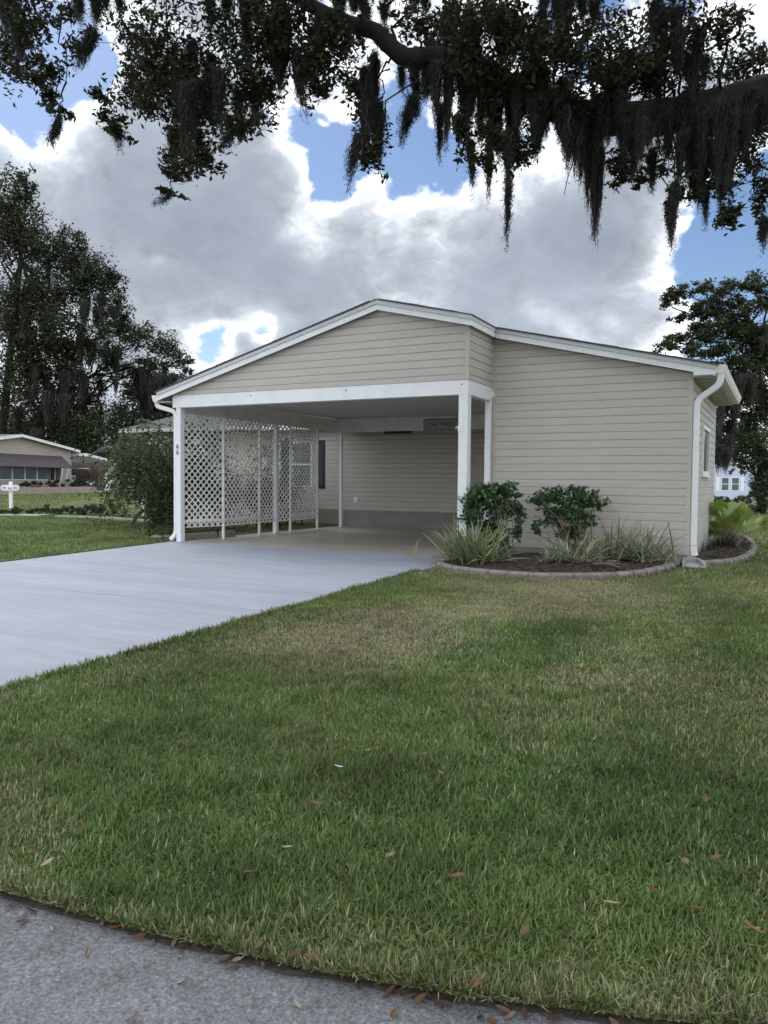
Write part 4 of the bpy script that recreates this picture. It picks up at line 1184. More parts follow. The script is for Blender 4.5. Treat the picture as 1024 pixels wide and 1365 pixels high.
# ------------------------------------------------------------------ mail post
g = gpt(15, 678)
mpz = thing('mail_post', 'white cross-shaped mail post with rounded name boards on the far lawn', 'mailbox', g, CYAW)
hh = 36 * ((g - CPOS) @ _fw) / CF
obj('post', MB().box((-.055, -.055, 0), (.055, .055, hh)), M['white'], mpz, world=False, bevel=.01)
mbx = MB(); zc = hh * .77
def pill(x0, x1, h, y):
    out = []
    for t in np.linspace(90, 270, 8): out.append((x0 + h / 2 + h / 2 * math.cos(R(t)), y, zc + h / 2 * math.sin(R(t))))
    for t in np.linspace(-90, 90, 8): out.append((x1 - h / 2 + h / 2 * math.cos(R(t)), y, zc + h / 2 * math.sin(R(t))))
    return out
mbx.prism(pill(-.33, .33, .2, -.09), (0, .03, 0))
pl = obj('name_board', mbx, M['white'], mpz, world=False, bevel=.004)
mr_ = MB().tube([(0, -.115, zc - .02), (0, -.088, zc - .02)], .09, 16)
obj('plaque', mr_, M['white_old'], mpz, world=False)
M['grey_text'] = mat('grey_text', (.16, .17, .20), .6, .1)
sc_ = MB()
for x0 in (-.26, .13):
    for j in range(4): sc_.box((x0 + j * .035, -.0945, zc - .03 - (j % 2) * .01), (x0 + .02 + j * .035, -.0905, zc + .03 + (j % 3) * .008))
for x0 in (-.045, .012): sc_.box((x0, -.1195, zc - .055), (x0 + .033, -.1155, zc + .015))
obj('numerals', sc_, M['grey_text'], mpz, world=False)

# ------------------------------------------------------------------ neighbour house with the awning
d_ = ray(750, 640); Fd = np.array([d_[0], d_[1]]); Fd /= np.linalg.norm(Fd)
O1 = at(95, 655, 50.0); yaw1 = math.atan2(Fd[1], Fd[0])
h1 = thing('house', 'low tan house with a purple brown awning and flat carport beyond the lawn', 'house', O1, yaw1)
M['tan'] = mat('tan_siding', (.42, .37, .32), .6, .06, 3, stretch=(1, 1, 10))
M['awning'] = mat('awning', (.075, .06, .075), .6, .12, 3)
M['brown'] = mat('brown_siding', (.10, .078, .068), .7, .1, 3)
M['planter'] = mat('planter_wall', (.36, .28, .25), .85, .12, 5)
K = 50.0 / 66.0
def L1(name, mb, m, parent=h1, **k): return obj(name, mb, M[m], parent, world=False, **k)
ax1, az1, ch1, lw = -5.05, 3.25, 2.62, -10.2
poly = [(lw, 0), (0, 0), (0, ch1), (ax1, az1), (lw, 2.55)]
wl = MB(); siding(wl, poly, (0, 0, 0), (1, 0, 0), (0, -1, 0), 0, .14, .02)
w1 = L1('wall', wl, 'tan')
L1('wall_body', MB().prism([(x, .01, z) for x, z in poly], (0, 9, 0)), 'tan', w1)
rb = MB()
rb.prism([(ax1, -.35, az1 + .02), (.45, -.35, ch1 - .03), (.45, -.35, ch1 + .05), (ax1, -.35, az1 + .12)], (0, 9.6, 0))
rb.prism([(lw - .4, -.35, 2.5), (ax1, -.35, az1 + .02), (ax1, -.35, az1 + .12), (lw - .4, -.35, 2.6)], (0, 9.6, 0))
r1 = L1('roof', rb, 'shingle')
fb = MB()
fb.prism([(ax1, -.37, az1 - .04), (.45, -.37, ch1 - .10), (.45, -.37, ch1 + .06), (ax1, -.37, az1 + .13)], (0, .02, 0))
fb.prism([(lw - .4, -.37, 2.44), (ax1, -.37, az1 - .04), (ax1, -.37, az1 + .13), (lw - .4, -.37, 2.6)], (0, .02, 0))
fb.box((.45, -.37, ch1 - .12), (.47, 9.2, ch1 + .05))
L1('fascia', fb, 'white')
bat = MB()
for x in (-6.6, -2.2, -1.45): bat.box((x, -.05, .6), (x + .06, -.021, 2.9 if x < -6 else 2.85))
L1('batten', bat, 'tan')
# awning over the windows
for (x0, x1) in ((-10, -6.6), (-6.58, -1.0)):
    ab = MB(); ab.prism([(x0, -.03, 2.22), (x0, -.85, 1.52), (x0, -.85, 1.46), (x0, -.05, 2.16)], (x1 - x0, 0, 0))
    L1('awning', ab, 'awning')
ab = MB(); ab.prism([(-1.0, -.03, 2.22), (-1.0, -.85, 1.52), (-.99, -.03, 1.50)], (.02, 0, 0)); L1('awning_flap', ab, 'awning')
xs_ = np.linspace(-9.9, -2.35, 8)
for x0, x1 in zip(xs_[:-1], xs_[1:]):
    w = MB().box((x0, -.06, .70), (x0 + .09, -.025, 1.50)).box((x1 - .005, -.06, .70), (x1 + .005, -.025, 1.5)).box((x0 + .09, -.06, .70), (x1 - .005, -.025, .76))
    wo = L1('window', w, 'white_old')
    L1('window_pane', MB().box((x0 + .09, -.045, .76), (x1 - .005, -.03, 1.5)), 'glass_curtain', wo)
L1('shutter', MB().box((-1.55, -.06, .72), (-1.15, -.025, 1.5)), 'awning')
L1('window_pane', MB().box((-2.3, -.045, .72), (-1.75, -.03, 1.5)), 'glass')
L1('downspout', MB().tube([(-2.1, -.9, 1.46), (-2.1, -.6, .1)], .03, 6).tube([(-1.5, -.85, 1.46), (-1.5, -.6, .1)], .025, 6), 'white_old')
# flat carport on the right
def lx(px, off, py=640):
    d = ray(px, py); n3 = np.array([nrm0[0], nrm0[1], 0]); t = ((O1 + n3 * off - CPOS) @ n3) / (d @ n3)
    return float((CPOS + d * t - O1)[:2] @ Fd)
nrm0 = np.array([-Fd[1], Fd[0]])
cw = lx(131, .6); dl, dr_ = lx(139, .8), lx(150, .8)
cp = MB(); cp.prism([(.30, -1.0, 2.28), (lx(149, -1), -1.0, 1.98), (lx(149, -1), -1.0, 2.12), (.30, -1.0, 2.46)], (0, 7.5, 0))
L1('carport_roof', cp, 'white')
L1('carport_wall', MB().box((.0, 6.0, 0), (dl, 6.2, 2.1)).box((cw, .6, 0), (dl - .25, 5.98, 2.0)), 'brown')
L1('shed_wall', MB().box((dl - .245, .8, 0), (dr_ + 1.2, 5.9, 1.97)), 'tan')
L1('shed_door', MB().box((dl, .74, .02), (dr_, .795, 1.2)), 'white')
L1('ceiling_lamp', MB().tube([(2.2, .3, 2.02), (2.2, .3, 1.95)], .12, 10), 'white')
pw = MB().box((lw, -1.7, -.2), (.25, -1.52, .32)).box((.09, -1.519, -.2), (.25, -.02, .32)); L1('planter_wall', pw, 'planter')
L1('driveway_slab', MB().box((.4, -1.9, -.08), (dr_ + .3, 6, .012)), 'concrete')
ang = np.array([math.cos(yaw1), math.sin(yaw1)]); nrm = np.array([-ang[1], ang[0]])
w1p = lambda x, y, z=0: np.array([O1[0] + ang[0] * x + nrm[0] * y, O1[1] + ang[1] * x + nrm[1] * y, O1[2] + z])
for k, x in enumerate((-5.6, -4.6, -3.6, -2.6, -1.6, -.7, -.1)):
    lab = ['first round bush in the long planter, right of the mail post', 'second round bush in the long planter', 'third round bush in the long planter', 'fourth round bush in the long planter, below a thin pole', 'fifth round bush in the long planter', 'sixth bush in the long planter under the shutter', 'last and fullest bush at the carport end of the planter'][k]
    bush(lab, 0, 0, 9, 8 if k > 4 else 7, 220, .16, (.024, .042, .020), 'round bushes in the long planter', 'planter_bush', base=w1p(x, -.9, .12))

# golf cart under the neighbour's carport
gc = thing('golf_cart', 'dark golf cart with a pale roof parked in the neighbouring carport', 'golf cart', w1p(lx(111, 1.2), 1.6, .013), yaw1)
M['cart'] = mat('cart_body', (.035, .035, .045), .35, .1, 3)
def GC(name, mb, m, parent=gc, **k): return obj(name, mb, M[m], parent, world=False, **k)
GC('body', MB().prism([(-.55, -.9, .28), (-.55, -1.0, .55), (-.55, -.75, .78), (-.55, -.35, .80), (-.55, -.2, .35), (-.55, .5, .35), (-.55, .5, .6), (-.55, 1.0, .62), (-.55, 1.0, .28)], (1.1, 0, 0)), 'cart', bevel=.03)
GC('seat', MB().box((-.5, .1, .58), (.5, .55, .72)).box((-.5, .5, .7), (.5, .6, 1.05)), 'white_old', bevel=.02)
GC('roof', MB().box((-.58, -.5, 1.48), (.58, .85, 1.55)), 'white', bevel=.02)
for sx in (-.52, .52):
    for sy0, sy1 in ((-.55, -.4), (.75, .7)): GC('roof_post', MB().bar((sx, sy0, .7), (sx, sy1, 1.48), .03), 'dark')
    for sy in (-.7, .7):
        wt = MB().tube([(sx - .07, sy, .22), (sx + .07, sy, .22)], .22, 16); wo = GC('wheel', wt, 'dark')
        GC('rim', MB().tube([(sx - .075, sy, .22), (sx + .075, sy, .22)], .11, 12), 'concrete', wo)
    GC('headlight', MB().tube([(sx * .7, -1.0, .6), (sx * .7, -.94, .6)], .07, 10), 'white')
GC('steering_wheel', MB().tube([(-.25 + .17 * math.cos(t), -.2 + .06 * math.sin(t), .98 + .15 * math.sin(t)) for t in np.linspace(0, 6.283, 17)], .015, 6), 'dark')
GC('plate', MB().box((-.14, -1.012, .40), (.14, -1.002, .52)), 'white')

# ------------------------------------------------------------------ house behind the feathery palm
p0 = at(160, 640, 24); p0[2] = 0
p1 = at(380, 640, 21.5)
yaw2 = math.atan2(p1[1] - p0[1], p1[0] - p0[0])
h2 = thing('house', 'pale house with a grey hip roof half hidden behind the feathery palm and lattice', 'house', p0, yaw2)
def L2(name, mb, m, parent=h2, **k): return obj(name, mb, M[m], parent, world=False, **k)
M['pale_wall'] = mat('pale_stucco', (.60, .56, .50), .8, .06, 2, .2, 40)
M['grey_roof'] = mat('grey_shingle', (.075, .082, .080), .9, .25, 14, .4, 60)
Lh = 5.2; ez = 2.66
L2('wall', MB().box((2.55, .9, 0), (Lh, 6.4, 2.55)), 'pale_wall')
hr = MB()
v = [(0, 0, ez), (Lh + .3, 0, ez), (Lh + .3, 7.2, ez), (0, 7.2, ez), (2.6, 3.4, ez + 1.25), (Lh - 1.2, 3.4, ez + 1.25)]
hr.v += v; hr.f += [(0, 1, 5, 4), (1, 2, 5), (2, 3, 4, 5), (3, 0, 4), (3, 2, 1, 0)]
L2('roof', hr, 'grey_roof')
L2('fascia', MB().box((-.02, -.03, ez - .11), (Lh + .32, -.002, ez - .005)).box((-.022, 0.0, ez - .11), (-.002, 7.2, ez - .005)), 'soffit')
L2('post', MB().box((.75, .12, 0), (.84, .21, ez - .142)), 'white_old')
# creeper on the post
q = np.concatenate([blob((1.3 + .25 * i, .0, 1.9 - .15 * (i % 2)), (.35, .2, .45), 240, .2) for i in range(4)] + [blob((.8, .1, 1.9), (.1, .1, .6), 160, .2)])
cy_, sy_ = math.cos(yaw2), math.sin(yaw2)
qq = np.stack([p0[0] + q[:, 0] * cy_ - q[:, 1] * sy_, p0[1] + q[:, 0] * sy_ + q[:, 1] * cy_, q[:, 2]], 1)
V, F, T = leaves(qq, .09, .6, (.055, .085, .045), .5, hue=.25)
cr = obj('creeper', np_mesh('creeper', V, F, T), M['leaf']); tag(cr, 'light green creeper hanging on the corner post behind the palm', 'creeper')

# ------------------------------------------------------------------ pale blue house at the back right
c1 = at(972, 664, 56); c1[2] = 0
dv = ray(972, 640); yaw3 = math.atan2(dv[1], dv[0]) - math.pi / 2
h3 = thing('mobile_home', 'small pale blue house with twin white windows seen past the right wall', 'house', c1, yaw3)
M['blue'] = mat('pale_blue_siding', (.52, .57, .72), .6, .05, 2, stretch=(1, 1, 12))
def L3(name, mb, m, parent=h3, **k): return obj(name, mb, M[m], parent, world=False, **k)
s3 = 56 / CF
poly = [(-1.7, .0), (1.6, .0), (1.6, 2.28), (0, 2.52), (-1.7, 2.28)]
wl = MB(); siding(wl, poly, (0, 0, 0), (1, 0, 0), (0, -1, 0), 0, .15, .012)
w3 = L3('wall', wl, 'blue'); L3('wall_body', MB().prism([(x, .01, z) for x, z in poly], (0, 12, 0)), 'blue', w3)
L3('roof', MB().prism([(-1.8, -.12, 2.30), (0, -.12, 2.56), (1.7, -.12, 2.30), (1.7, -.12, 2.38), (0, -.12, 2.64), (-1.8, -.12, 2.38)], (0, 12.3, 0)), 'white')
for x0 in (-.50, .17):
    wn = window(x0 - .06, x0 + .50, .62, 1.62, 0, h3, .055, 'glass_curtain'); wn.matrix_parent_inverse = Matrix.Identity(4)
    for c_ in kids(wn): c_.matrix_parent_inverse = Matrix.Identity(4)
for x0 in (-.88, .74): L3('shutter', MB().box((x0, -.045, .60), (x0 + .22, -.022, 1.64)), 'white')
eo = thing('wall_ornament', 'dark metal bird ornament above the twin windows of the pale blue house', 'ornament', c1, yaw3)
eb = MB(); bird = [(-.02, 1.78), (.08, 1.86), (.13, 2.0), (.26, 2.12), (.34, 2.30), (.22, 2.22), (.12, 2.20), (.18, 2.34), (.06, 2.22), (.02, 2.08), (-.10, 2.10), (-.16, 2.04), (-.06, 1.98), (-.12, 1.86)]
eb.prism([(x + .05, -.06, z) for x, z in bird], (0, .03, 0)); obj('silhouette', eb, M['navy'], eo, world=False)
for k, (px, py, rx, ry, lab) in enumerate(((952, 669, 10, 5, 'low bush at the left foot of the pale blue house'), (968, 670, 9, 5, 'low bush under the twin windows of the pale blue house'), (984, 670, 11, 6, 'low bush at the right foot of the pale blue house'), (1000, 672, 10, 8, 'taller bush between the pale blue house and the dense tree'))):
    bush(lab, px, py, rx, ry, 260, .16, (.032, .055, .024), 'bushes at the foot of the pale blue house')

# ------------------------------------------------------------------ grass
bedpolys = [np.array([tuple(p) for p in P1] + [(2.95, D), (0, D), (0, -.6)]), np.array([tuple(p) for p in P2] + [(W2, 6.3), (W2, 1.0)])]
def inside(poly, x, y):
    c = np.zeros(len(x), bool); n = len(poly); j = n - 1
    for i in range(n):
        xi, yi = poly[i]; xj, yj = poly[j]
        m = ((yi > y) != (yj > y)) & (x < (xj - xi) * (y - yi) / (yj - yi + 1e-12) + xi)
        c ^= m; j = i
    return c


def dryness(x, y):
    n = .55 * vnoise(x, y, .9) + .3 * vnoise(x + 7, y - 3, 2.3) + .15 * vnoise(x, y + 9, 6.1)
    # a worn band runs beside the driveway towards the shrub bed, more bare by the street edge
    band = np.exp(-((x - 1.3 - .28 * (y + 4.5)) / 1.15) ** 2) * smooth(-7.4, -5.2, y) * smooth(0.2, -1.2, y)
    strip = smooth(.34, .02, y - road_edge(x)) * .32
    return np.clip((n - .43) * 2.1 + band * .85 + strip, 0, 1)


def grass(n, x, y, L, w, seg_tint, bend=.55, zoff=-.012, tall=None):
    d = dryness(x, y) if seg_tint is None else seg_tint
    a = rng.uniform(0, 6.28, n); el = rng.uniform(.45, 1.45, n); ln = L * rng.uniform(.45, 1.25, n) * (1 - .35 * d)
    ln *= .62 + .76 * vnoise(x + 3, y + 8, 7.0)
    ww = w * rng.uniform(.65, 1.3, n)
    dx, dy, dz = np.cos(a) * np.cos(el), np.sin(a) * np.cos(el), np.sin(el)
    z = hz(x, y) + zoff
    sx, sy = -np.sin(a), np.cos(a)
    b = np.stack([x, y, z], 1); dv = np.stack([dx, dy, dz], 1); sv = np.stack([sx, sy, np.zeros(n)], 1)
    m_ = b + dv * (ln * .55)[:, None]
    dv2 = dv.copy(); dv2[:, 2] -= bend * rng.uniform(.2, 1.2, n); dv2 /= np.linalg.norm(dv2, axis=1, keepdims=True)
    t_ = m_ + dv2 * (ln * .5)[:, None]
    V = np.stack([b - sv * ww[:, None] * .4, b + sv * ww[:, None] * .4, m_ - sv * ww[:, None] * .5, m_ + sv * ww[:, None] * .5, t_ - sv * ww[:, None] * .06, t_ + sv * ww[:, None] * .06], 1).reshape(-1, 3)
    k = np.arange(n)[:, None] * 6
    F = np.concatenate([k + np.array([[0, 1, 3, 2]]), k + np.array([[2, 3, 5, 4]])], 0)
    straw = rng.random(n) < (.05 + .66 * d)
    g = (rng.uniform(.6, 1.3, n) * (.72 + .56 * vnoise(x + 31, y, 1.7)) * (.8 + .4 * vnoise(x, y + 17, 9)))[:, None]
    hue = np.clip(rng.random(n) * .7 + .6 * (vnoise(x - 11, y + 5, .8) - .3), 0, 1)[:, None]
    green = (np.array([.086, .160, .044]) * (1 - hue) + np.array([.190, .235, .074]) * hue) * g
    dry = (np.array([.44, .385, .255]) * (1 - hue) + np.array([.29, .26, .155]) * hue) * np.clip(g, .6, 1.2)
    T = np.where(straw[:, None], dry, green)
    return V, F, np.repeat(T, 6, 0)


def scatter(n, x0, x1, y0, y1, keep=None):
    x = rng.uniform(x0, x1, n); y = rng.uniform(y0, y1, n)
    m = (y > road_edge(x) - .0) & ~inside(bedpolys[0], x, y) & ~inside(bedpolys[1], x, y)
    m &= ~((x > -.05) & (x < W2 + .05) & (y > D - .05) & (y < 6))
    if keep is not None: m &= keep(x, y)
    return x[m], y[m]


dist = lambda x, y: np.hypot(x - CPOS[0], y - CPOS[1])
parts = []
# near the street: dense, fine
x, y = scatter(300000, -.08, 6.2, -9.1, -6.2, lambda x, y: (dist(x, y) < 3.6) | (rng.random(len(x)) < .62))
parts.append(grass(len(x), x, y, .044, .0050, None))
x, y = scatter(290000, -.08, 6.0, -6.2, -1.5, None)
parts.append(grass(len(x), x, y, .041, .0062, None))
x, y = scatter(42000, -.08, 7, -1.5, 6, None)
parts.append(grass(len(x), x, y, .048, .010, None))
x, y = scatter(26000, 2.9, 9, 5, 30, None)
parts.append(grass(len(x), x, y, .09, .02, np.full(len(x), .15)))
# blades leaning over the street edge and the driveway
xe = rng.uniform(-.05, 6.5, 17000); parts.append(grass(len(xe), xe, road_edge(xe) + np.abs(rng.normal(size=len(xe))) * .04 - .004, .048, .0055, np.full(len(xe), .55)))
ye = rng.uniform(-9, -1.5, 6500); parts.append(grass(len(ye), -.045 + rng.normal(size=len(ye)) * .02, ye, .058, .009, np.full(len(ye), .18)))
V, F, T = merge(parts)
o = obj('grass', np_mesh('grass', V, F, T), M['grass']); tag(o, 'thick green lawn grass with straw patches', kind='stuff')
parts = []
x, y = scatter(230000, -18, -5.87, -7, 7, None)
m = (y < .2) | (x < -6.2)
x, y = x[m], y[m]; parts.append(grass(len(x), x, y, .05, .010, np.clip(dryness(x, y) * .3, 0, .3)))
x, y = scatter(150000, -60, -16, -4, 42, lambda x, y: y < 4 + (-16 - x) * 1.2)
parts.append(grass(len(x), x, y, .06, .028, np.full(len(x), .06)))
V, F, T = merge(parts)
o = obj('grass', np_mesh('grass_left', V, F, T), M['grass']); tag(o, 'short green lawn grass left of the driveway', kind='stuff')

# ------------------------------------------------------------------ fallen leaves
def leaf_mesh(tint, L=.06, asp=.45, curl=.25):
    n = 7; V = []; F = []
    for i in range(n):
        t = i / (n - 1); w = L * asp * .5 * math.sin(math.pi * min(1, .06 + t * .92)) ** .8
        z = curl * L * (t - .5) ** 2
        for j, u in enumerate((-1, -.5, 0, .5, 1)):
            V.append(((t - .5) * L, u * w, z + abs(u) * w * .45 + random.uniform(-.0006, .0006)))
    for i in range(n - 1):
        for j in range(4): a = i * 5 + j; F.append((a, a + 5, a + 6, a + 1))
    T = np.array([np.array(tint) * (.8 + .4 * ((k % 5) / 4)) for k in range(len(V))])
    me = np_mesh('fallen_leaf', V, F, T, True); me.materials.append(M['dry']); return me
kinds = [leaf_mesh(t, l, a, c) for t, l, a, c in (((.15, .085, .05), .062, .45, .3), ((.22, .16, .105), .055, .42, .5), ((.09, .052, .035), .07, .42, .25), ((.29, .24, .165), .05, .46, .4), ((.20, .105, .05), .06, .40, .5))]
def drop(px, py, k, size=1.0, rot=None, label='', group='', up=.0, cat='leaf'):
    g = gpt(px, py); on_road = g[1] < road_edge(g[0]) + .004
    o = bpy.data.objects.new('fallen_leaf', kinds[k]); col.objects.link(o)
    o.location = (g[0], g[1], g[2] + (-.035 + .006 if on_road else .012) + up)
    o.rotation_euler = (rng.normal() * .25, rng.normal() * .25, rng.uniform(0, 6.28) if rot is None else rot); o.scale = (size,) * 3
    tag(o, label, cat, group)
road_spots = [(68, 1226, 3), (12, 1241, 3), (178, 1342, 4), (116, 1257, 1), (72, 1222, 4), (393, 1352, 3), (396, 1326, 3), (423, 1318, 1), (525, 1337, 0), (242, 1294, 3), (240, 1262, 1), (350, 1275, 0), (312, 1276, 0), (640, 1342, 2), (655, 1346, 0), (680, 1340, 1), (30, 1216, 2)]
for px, py, k in road_spots: drop(px, py, k, rng.uniform(.42, .66), label='dry oak leaf lying out on the grey pavement', group='dry leaves out on the pavement')
edge_spots = [(14, 1196, 0), (40, 1203, 2), (28, 1208, 3), (135, 1222, 1), (152, 1226, 4), (185, 1238, 0), (203, 1245, 1), (232, 1246, 1), (240, 1252, 0), (298, 1265, 1), (316, 1268, 3), (328, 1272, 2), (345, 1268, 0), (356, 1273, 4), (395, 1279, 2), (415, 1285, 0), (300, 1271, 2), (455, 1296, 2), (480, 1303, 0), (520, 1310, 2), (545, 1317, 4), (560, 1320, 0), (590, 1326, 2), (636, 1318, 4), (647, 1315, 0), (672, 1335, 0), (770, 1340, 1), (820, 1352, 0), (700, 1338, 2), (740, 1345, 2)]
for px, py, k in edge_spots: drop(px, py, k, rng.uniform(.5, .76), label='brown oak leaf caught along the grass edge of the pavement', group='brown leaves along the pavement edge', up=.004)
lawn_spots = [(587, 1043, 1), (565, 1018, 0), (490, 1012, 1), (383, 1146, 3), (385, 1240, 0), (520, 1157, 1), (750, 1095, 1), (915, 1166, 1), (955, 1160, 0), (940, 1080, 0), (640, 1080, 0), (610, 1185, 0), (700, 1260, 0), (545, 1300, 4), (960, 1020, 2), (247, 1000, 2), (65, 998, 0), (260, 1128, 0), (150, 1030, 2), (140, 972, 0), (590, 960, 2), (760, 930, 0), (690, 1010, 1), (1005, 1258, 3), (930, 1230, 0), (420, 1085, 0), (330, 1180, 2), (870, 1205, 2)]
for px, py, k in lawn_spots: drop(px, py, k, rng.uniform(.6, .85), label='dry tan leaf lying among the lawn grass', group='dry leaves among the lawn grass', up=.03)
drop(815, 1237, 3, .95, .3, 'pale cream leaf lying alone on the lower right lawn', 'dry leaves among the lawn grass', .06)
drop(1000, 1272, 4, 1.25, .2, 'large orange leaf at the right edge of the lawn', 'dry leaves among the lawn grass', .06)
drop(64, 1175, 3, .9, 1.3, 'upright pale leaf stuck in the grass by the street corner', 'dry leaves among the lawn grass', .05)
me = leaf_mesh((.42, .45, .48), .07, .25, .4); kinds.append(me)
drop(452, 1041, 5, .62, .1, 'small whitish feather lying on the middle of the lawn', '', .05, 'feather')

# ------------------------------------------------------------------ sky, sun, camera
SUN_EL, SUN_AZ = R(48), R(-62)          # azimuth measured from +Y towards +X
sun = bpy.data.lights.new('sun', 'SUN'); sun.energy = 1.0; sun.angle = R(25); sun.color = (1, .98, .95)
so = bpy.data.objects.new('sun', sun); col.objects.link(so)
sd = Vector((math.sin(SUN_AZ) * math.cos(SUN_EL), math.cos(SUN_AZ) * math.cos(SUN_EL), math.sin(SUN_EL)))
so.rotation_euler = sd.to_track_quat('Z', 'Y').to_euler()

w = bpy.data.worlds.new('World'); sc.world = w; w.use_nodes = True
nt = w.node_tree; N = nt.nodes; L = nt.links
bg = N['Background']
SKY = .12
sky = N.new('ShaderNodeTexSky'); sky.sky_type = 'NISHITA'; sky.sun_disc = False; sky.sun_elevation = SUN_EL; sky.sun_rotation = SUN_AZ; sky.air_density = 1.0; sky.dust_density = .6; sky.ozone_density = 2.0
tc = N.new('ShaderNodeTexCoord')
def math_(op, a, b=None, clamp=False):
    n = N.new('ShaderNodeMath'); n.operation = op; n.use_clamp = clamp
    for i, v in enumerate((a, b)):
        if v is None: continue
        if isinstance(v, (int, float)): n.inputs[i].default_value = v
        else: L.new(v, n.inputs[i])
    return n.outputs[0]
nrmz = N.new('ShaderNodeVectorMath'); nrmz.operation = 'NORMALIZE'; L.new(tc.outputs['Generated'], nrmz.inputs[0]); DIR = nrmz.outputs['Vector']
sx = N.new('ShaderNodeSeparateXYZ'); L.new(DIR, sx.inputs[0])
cvm = N.new('ShaderNodeVectorMath'); cvm.operation = 'MULTIPLY'; L.new(DIR, cvm.inputs[0]); cvm.inputs[1].default_value = (1, 1, 1.45)
def noise(scale, detail, rough, vec, off=(0, 0, 0)):
    mp = N.new('ShaderNodeMapping'); mp.inputs['Location'].default_value = off; L.new(vec, mp.inputs['Vector'])
    n = N.new('ShaderNodeTexNoise'); n.inputs['Scale'].default_value = scale; n.inputs['Detail'].default_value = detail; n.inputs['Roughness'].default_value = rough
    L.new(mp.outputs['Vector'], n.inputs['Vector']); return n
CV = cvm.outputs['Vector']
nbig = noise(4.2, 12, .56, CV, (3.1, 1.7, 0)).outputs['Fac']
# rounded puffs: folded noise in four sizes; looked up again a little nearer the sun, the difference lights that side
sdir = ray(470, 60); sdir = sdir / np.linalg.norm(sdir)
tow = N.new('ShaderNodeVectorMath'); tow.operation = 'SUBTRACT'; tow.inputs[0].default_value = sdir; L.new(DIR, tow.inputs[1])
tn = N.new('ShaderNodeVectorMath'); tn.operation = 'NORMALIZE'; L.new(tow.outputs['Vector'], tn.inputs[0])
ts = N.new('ShaderNodeVectorMath'); ts.operation = 'SCALE'; ts.inputs['Scale'].default_value = .020; L.new(tn.outputs['Vector'], ts.inputs[0])
ta = N.new('ShaderNodeVectorMath'); ta.operation = 'ADD'; L.new(CV, ta.inputs[0]); L.new(ts.outputs['Vector'], ta.inputs[1])
warp = noise(7.0, 3, .5, CV, (5, 5, 5))
def warped(v):
    w1 = N.new('ShaderNodeVectorMath'); w1.operation = 'SCALE'; w1.inputs['Scale'].default_value = .10; L.new(warp.outputs['Color'], w1.inputs[0])
    w2 = N.new('ShaderNodeVectorMath'); w2.operation = 'ADD'; L.new(v, w2.inputs[0]); L.new(w1.outputs['Vector'], w2.inputs[1]); return w2.outputs['Vector']
def puffs(v):
    t = None
    for sc_k, am, off in ((7.5, 1.0, (9.1, 4.7, 2)), (15, .55, (1.3, 7.7, 3)), (31, .30, (4.4, 2.2, 8)), (64, .17, (6.1, 3.9, 1))):
        n = noise(sc_k, 1.5, .5, v, off).outputs['Fac']
        f = math_('MULTIPLY', math_('ABSOLUTE', math_('SUBTRACT', n, .5)), am * 2)
        t = f if t is None else math_('ADD', t, f)
    return t
pf1 = puffs(warped(CV)); pf2 = puffs(warped(ta.outputs['Vector']))
nb2 = noise(4.2, 8, .56, ta.outputs['Vector'], (3.1, 1.7, 0)).outputs['Fac']
nfin = noise(30.0, 8, .6, CV, (2.1, 6.7, 4)).outputs['Fac']
def lobe(px, py, width, amp):           # a patch of sky in one direction
    d = ray(px, py); d = d / np.linalg.norm(d)
    dp = N.new('ShaderNodeVectorMath'); dp.operation = 'DOT_PRODUCT'; L.new(DIR, dp.inputs[0]); dp.inputs[1].default_value = d
    k = 1.0 / (2 * (width / CF) ** 2) * 2
    return math_('MULTIPLY', math_('EXPONENT', math_('MULTIPLY', math_('SUBTRACT', dp.outputs['Value'], 1.0), k)), amp)
def total(lst):
    t = lst[0]
    for q in lst[1:]: t = math_('ADD', t, q)
    return t
# how thick the cloud is: blue gaps are negative lobes, heavy grey bellies positive ones
thick = total([math_('MULTIPLY', math_('SUBTRACT', nbig, .5), 1.15), math_('MULTIPLY', math_('SUBTRACT', pf1, .42), .36), math_('MULTIPLY', math_('SUBTRACT', nfin, .5), .22),
               lobe(15, 110, 46, -.45), lobe(110, 60, 40, -.22), lobe(130, 85, 22, -.3), lobe(455, 200, 24, -.38), lobe(440, 245, 20, -.30), lobe(540, 185, 34, -.30), lobe(600, 212, 26, -.2), lobe(590, 110, 40, .1), lobe(390, 165, 28, -.26), lobe(440, 125, 34, .1), lobe(490, 250, 30, .08), lobe(735, 195, 50, -.3), lobe(480, 285, 60, -.12), lobe(570, 265, 60, -.12), lobe(288, 456, 22, -.36), lobe(352, 440, 18, -.34), lobe(322, 452, 10, .12), lobe(985, 345, 42, -.5), lobe(1010, 250, 40, -.2), lobe(935, 470, 24, -.3),
               lobe(550, 262, 56, -.20), lobe(425, 225, 40, -.14), lobe(315, 405, 44, -.11), lobe(400, 310, 34, -.12), lobe(930, 318, 46, -.16), lobe(820, 420, 52, -.16), lobe(65, 185, 44, -.14), lobe(245, 470, 40, -.10), lobe(190, 300, 130, .32), lobe(330, 260, 60, .16), lobe(640, 330, 150, .34), lobe(800, 300, 110, .2), lobe(470, 350, 60, .14), lobe(80, 220, 60, .2), lobe(880, 420, 60, .05)])
base = math_('ADD', thick, .16)
mr = N.new('ShaderNodeMapRange'); mr.interpolation_type = 'SMOOTHSTEP'; mr.inputs['From Min'].default_value = -.02; mr.inputs['From Max'].default_value = .10; L.new(base, mr.inputs['Value'])
cover = mr.outputs['Result']
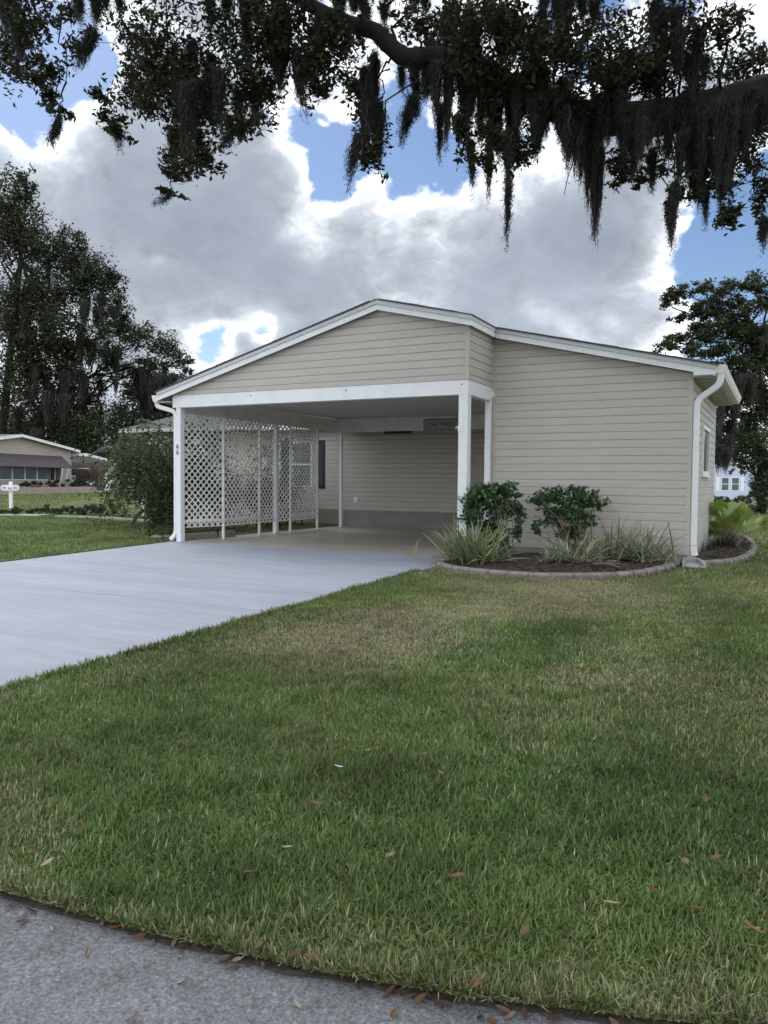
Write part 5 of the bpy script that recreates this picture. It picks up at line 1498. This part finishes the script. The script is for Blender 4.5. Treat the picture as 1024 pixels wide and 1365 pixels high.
# thin cloud glows, thick cloud is grey underneath
rp = N.new('ShaderNodeValToRGB'); L.new(base, rp.inputs['Fac']); e = rp.color_ramp.elements  # thickness to brightness
e[0].position = .0; e[0].color = (.80, .86, .95, 1)
e[1].position = 1.0; e[1].color = (.24, .27, .33, 1)
for p, c in ((.08, (.97, 1.0, 1.03, 1)), (.16, (.76, .80, .85, 1)), (.24, (.46, .50, .56, 1)), (.36, (.33, .365, .425, 1)), (.62, (.255, .29, .355, 1))):
    q = e.new(p); q.color = c
nf = noise(5.0, 9, .62, CV, (1.1, 8.7, 5)).outputs['Fac']
m2 = N.new('ShaderNodeMapRange'); m2.inputs['From Min'].default_value = .3; m2.inputs['From Max'].default_value = .7; m2.inputs['To Min'].default_value = .92; m2.inputs['To Max'].default_value = 1.1; L.new(nf, m2.inputs['Value'])
cs = N.new('ShaderNodeVectorMath'); cs.operation = 'SCALE'; L.new(rp.outputs['Color'], cs.inputs[0]); 
thin = N.new('ShaderNodeMapRange'); thin.inputs['From Min'].default_value = .16; thin.inputs['From Max'].default_value = .46; thin.inputs['To Min'].default_value = 1; thin.inputs['To Max'].default_value = .22; L.new(base, thin.inputs['Value'])
relief = math_('MULTIPLY', math_('ADD', math_('MULTIPLY', math_('SUBTRACT', nbig, nb2), 2.2), math_('MULTIPLY', math_('SUBTRACT', pf1, pf2), 1.15)), thin.outputs['Result'])
# extra cloud glow behind and above the camera, added to light facade and lawn
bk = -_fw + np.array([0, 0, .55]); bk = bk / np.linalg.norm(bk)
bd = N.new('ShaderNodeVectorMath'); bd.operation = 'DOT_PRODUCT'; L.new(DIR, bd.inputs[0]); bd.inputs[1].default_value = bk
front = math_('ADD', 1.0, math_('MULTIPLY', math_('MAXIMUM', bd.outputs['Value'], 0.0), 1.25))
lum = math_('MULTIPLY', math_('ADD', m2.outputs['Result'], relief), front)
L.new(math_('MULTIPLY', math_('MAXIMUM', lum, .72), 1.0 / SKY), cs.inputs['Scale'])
sk = N.new('ShaderNodeVectorMath'); sk.operation = 'SCALE'; L.new(sky.outputs['Color'], sk.inputs[0]); sk.inputs['Scale'].default_value = 1.0
sk2 = N.new('ShaderNodeVectorMath'); sk2.operation = 'MULTIPLY'; L.new(sk.outputs['Vector'], sk2.inputs[0]); sk2.inputs[1].default_value = (.62, .66, .72)
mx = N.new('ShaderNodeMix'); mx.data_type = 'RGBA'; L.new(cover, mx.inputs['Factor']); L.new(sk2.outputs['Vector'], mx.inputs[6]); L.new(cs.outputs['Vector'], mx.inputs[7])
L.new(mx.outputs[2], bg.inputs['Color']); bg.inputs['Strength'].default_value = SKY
w.cycles.sampling_method = 'MANUAL'; w.cycles.sample_map_resolution = 512

cam = bpy.data.cameras.new('camera'); co = bpy.data.objects.new('camera', cam); col.objects.link(co); sc.camera = co
mt = Matrix(((_r2[0], _u2[0], -_fw[0], CPOS[0]), (_r2[1], _u2[1], -_fw[1], CPOS[1]), (_r2[2], _u2[2], -_fw[2], CPOS[2]), (0, 0, 0, 1)))
co.matrix_world = mt
cam.sensor_fit = 'VERTICAL'; cam.sensor_height = 24; cam.lens = 24 * CF / 1365; cam.clip_end = 3000; cam.clip_start = .05
sc.view_settings.view_transform = 'Standard'; sc.view_settings.look = 'None'; sc.view_settings.exposure = 0.5; sc.view_settings.gamma = 1
sc.render.resolution_x = 768; sc.render.resolution_y = 1024
sc.cycles.use_denoising = True
sc.cycles.max_bounces = 8; sc.cycles.diffuse_bounces = 4; sc.cycles.transparent_max_bounces = 4
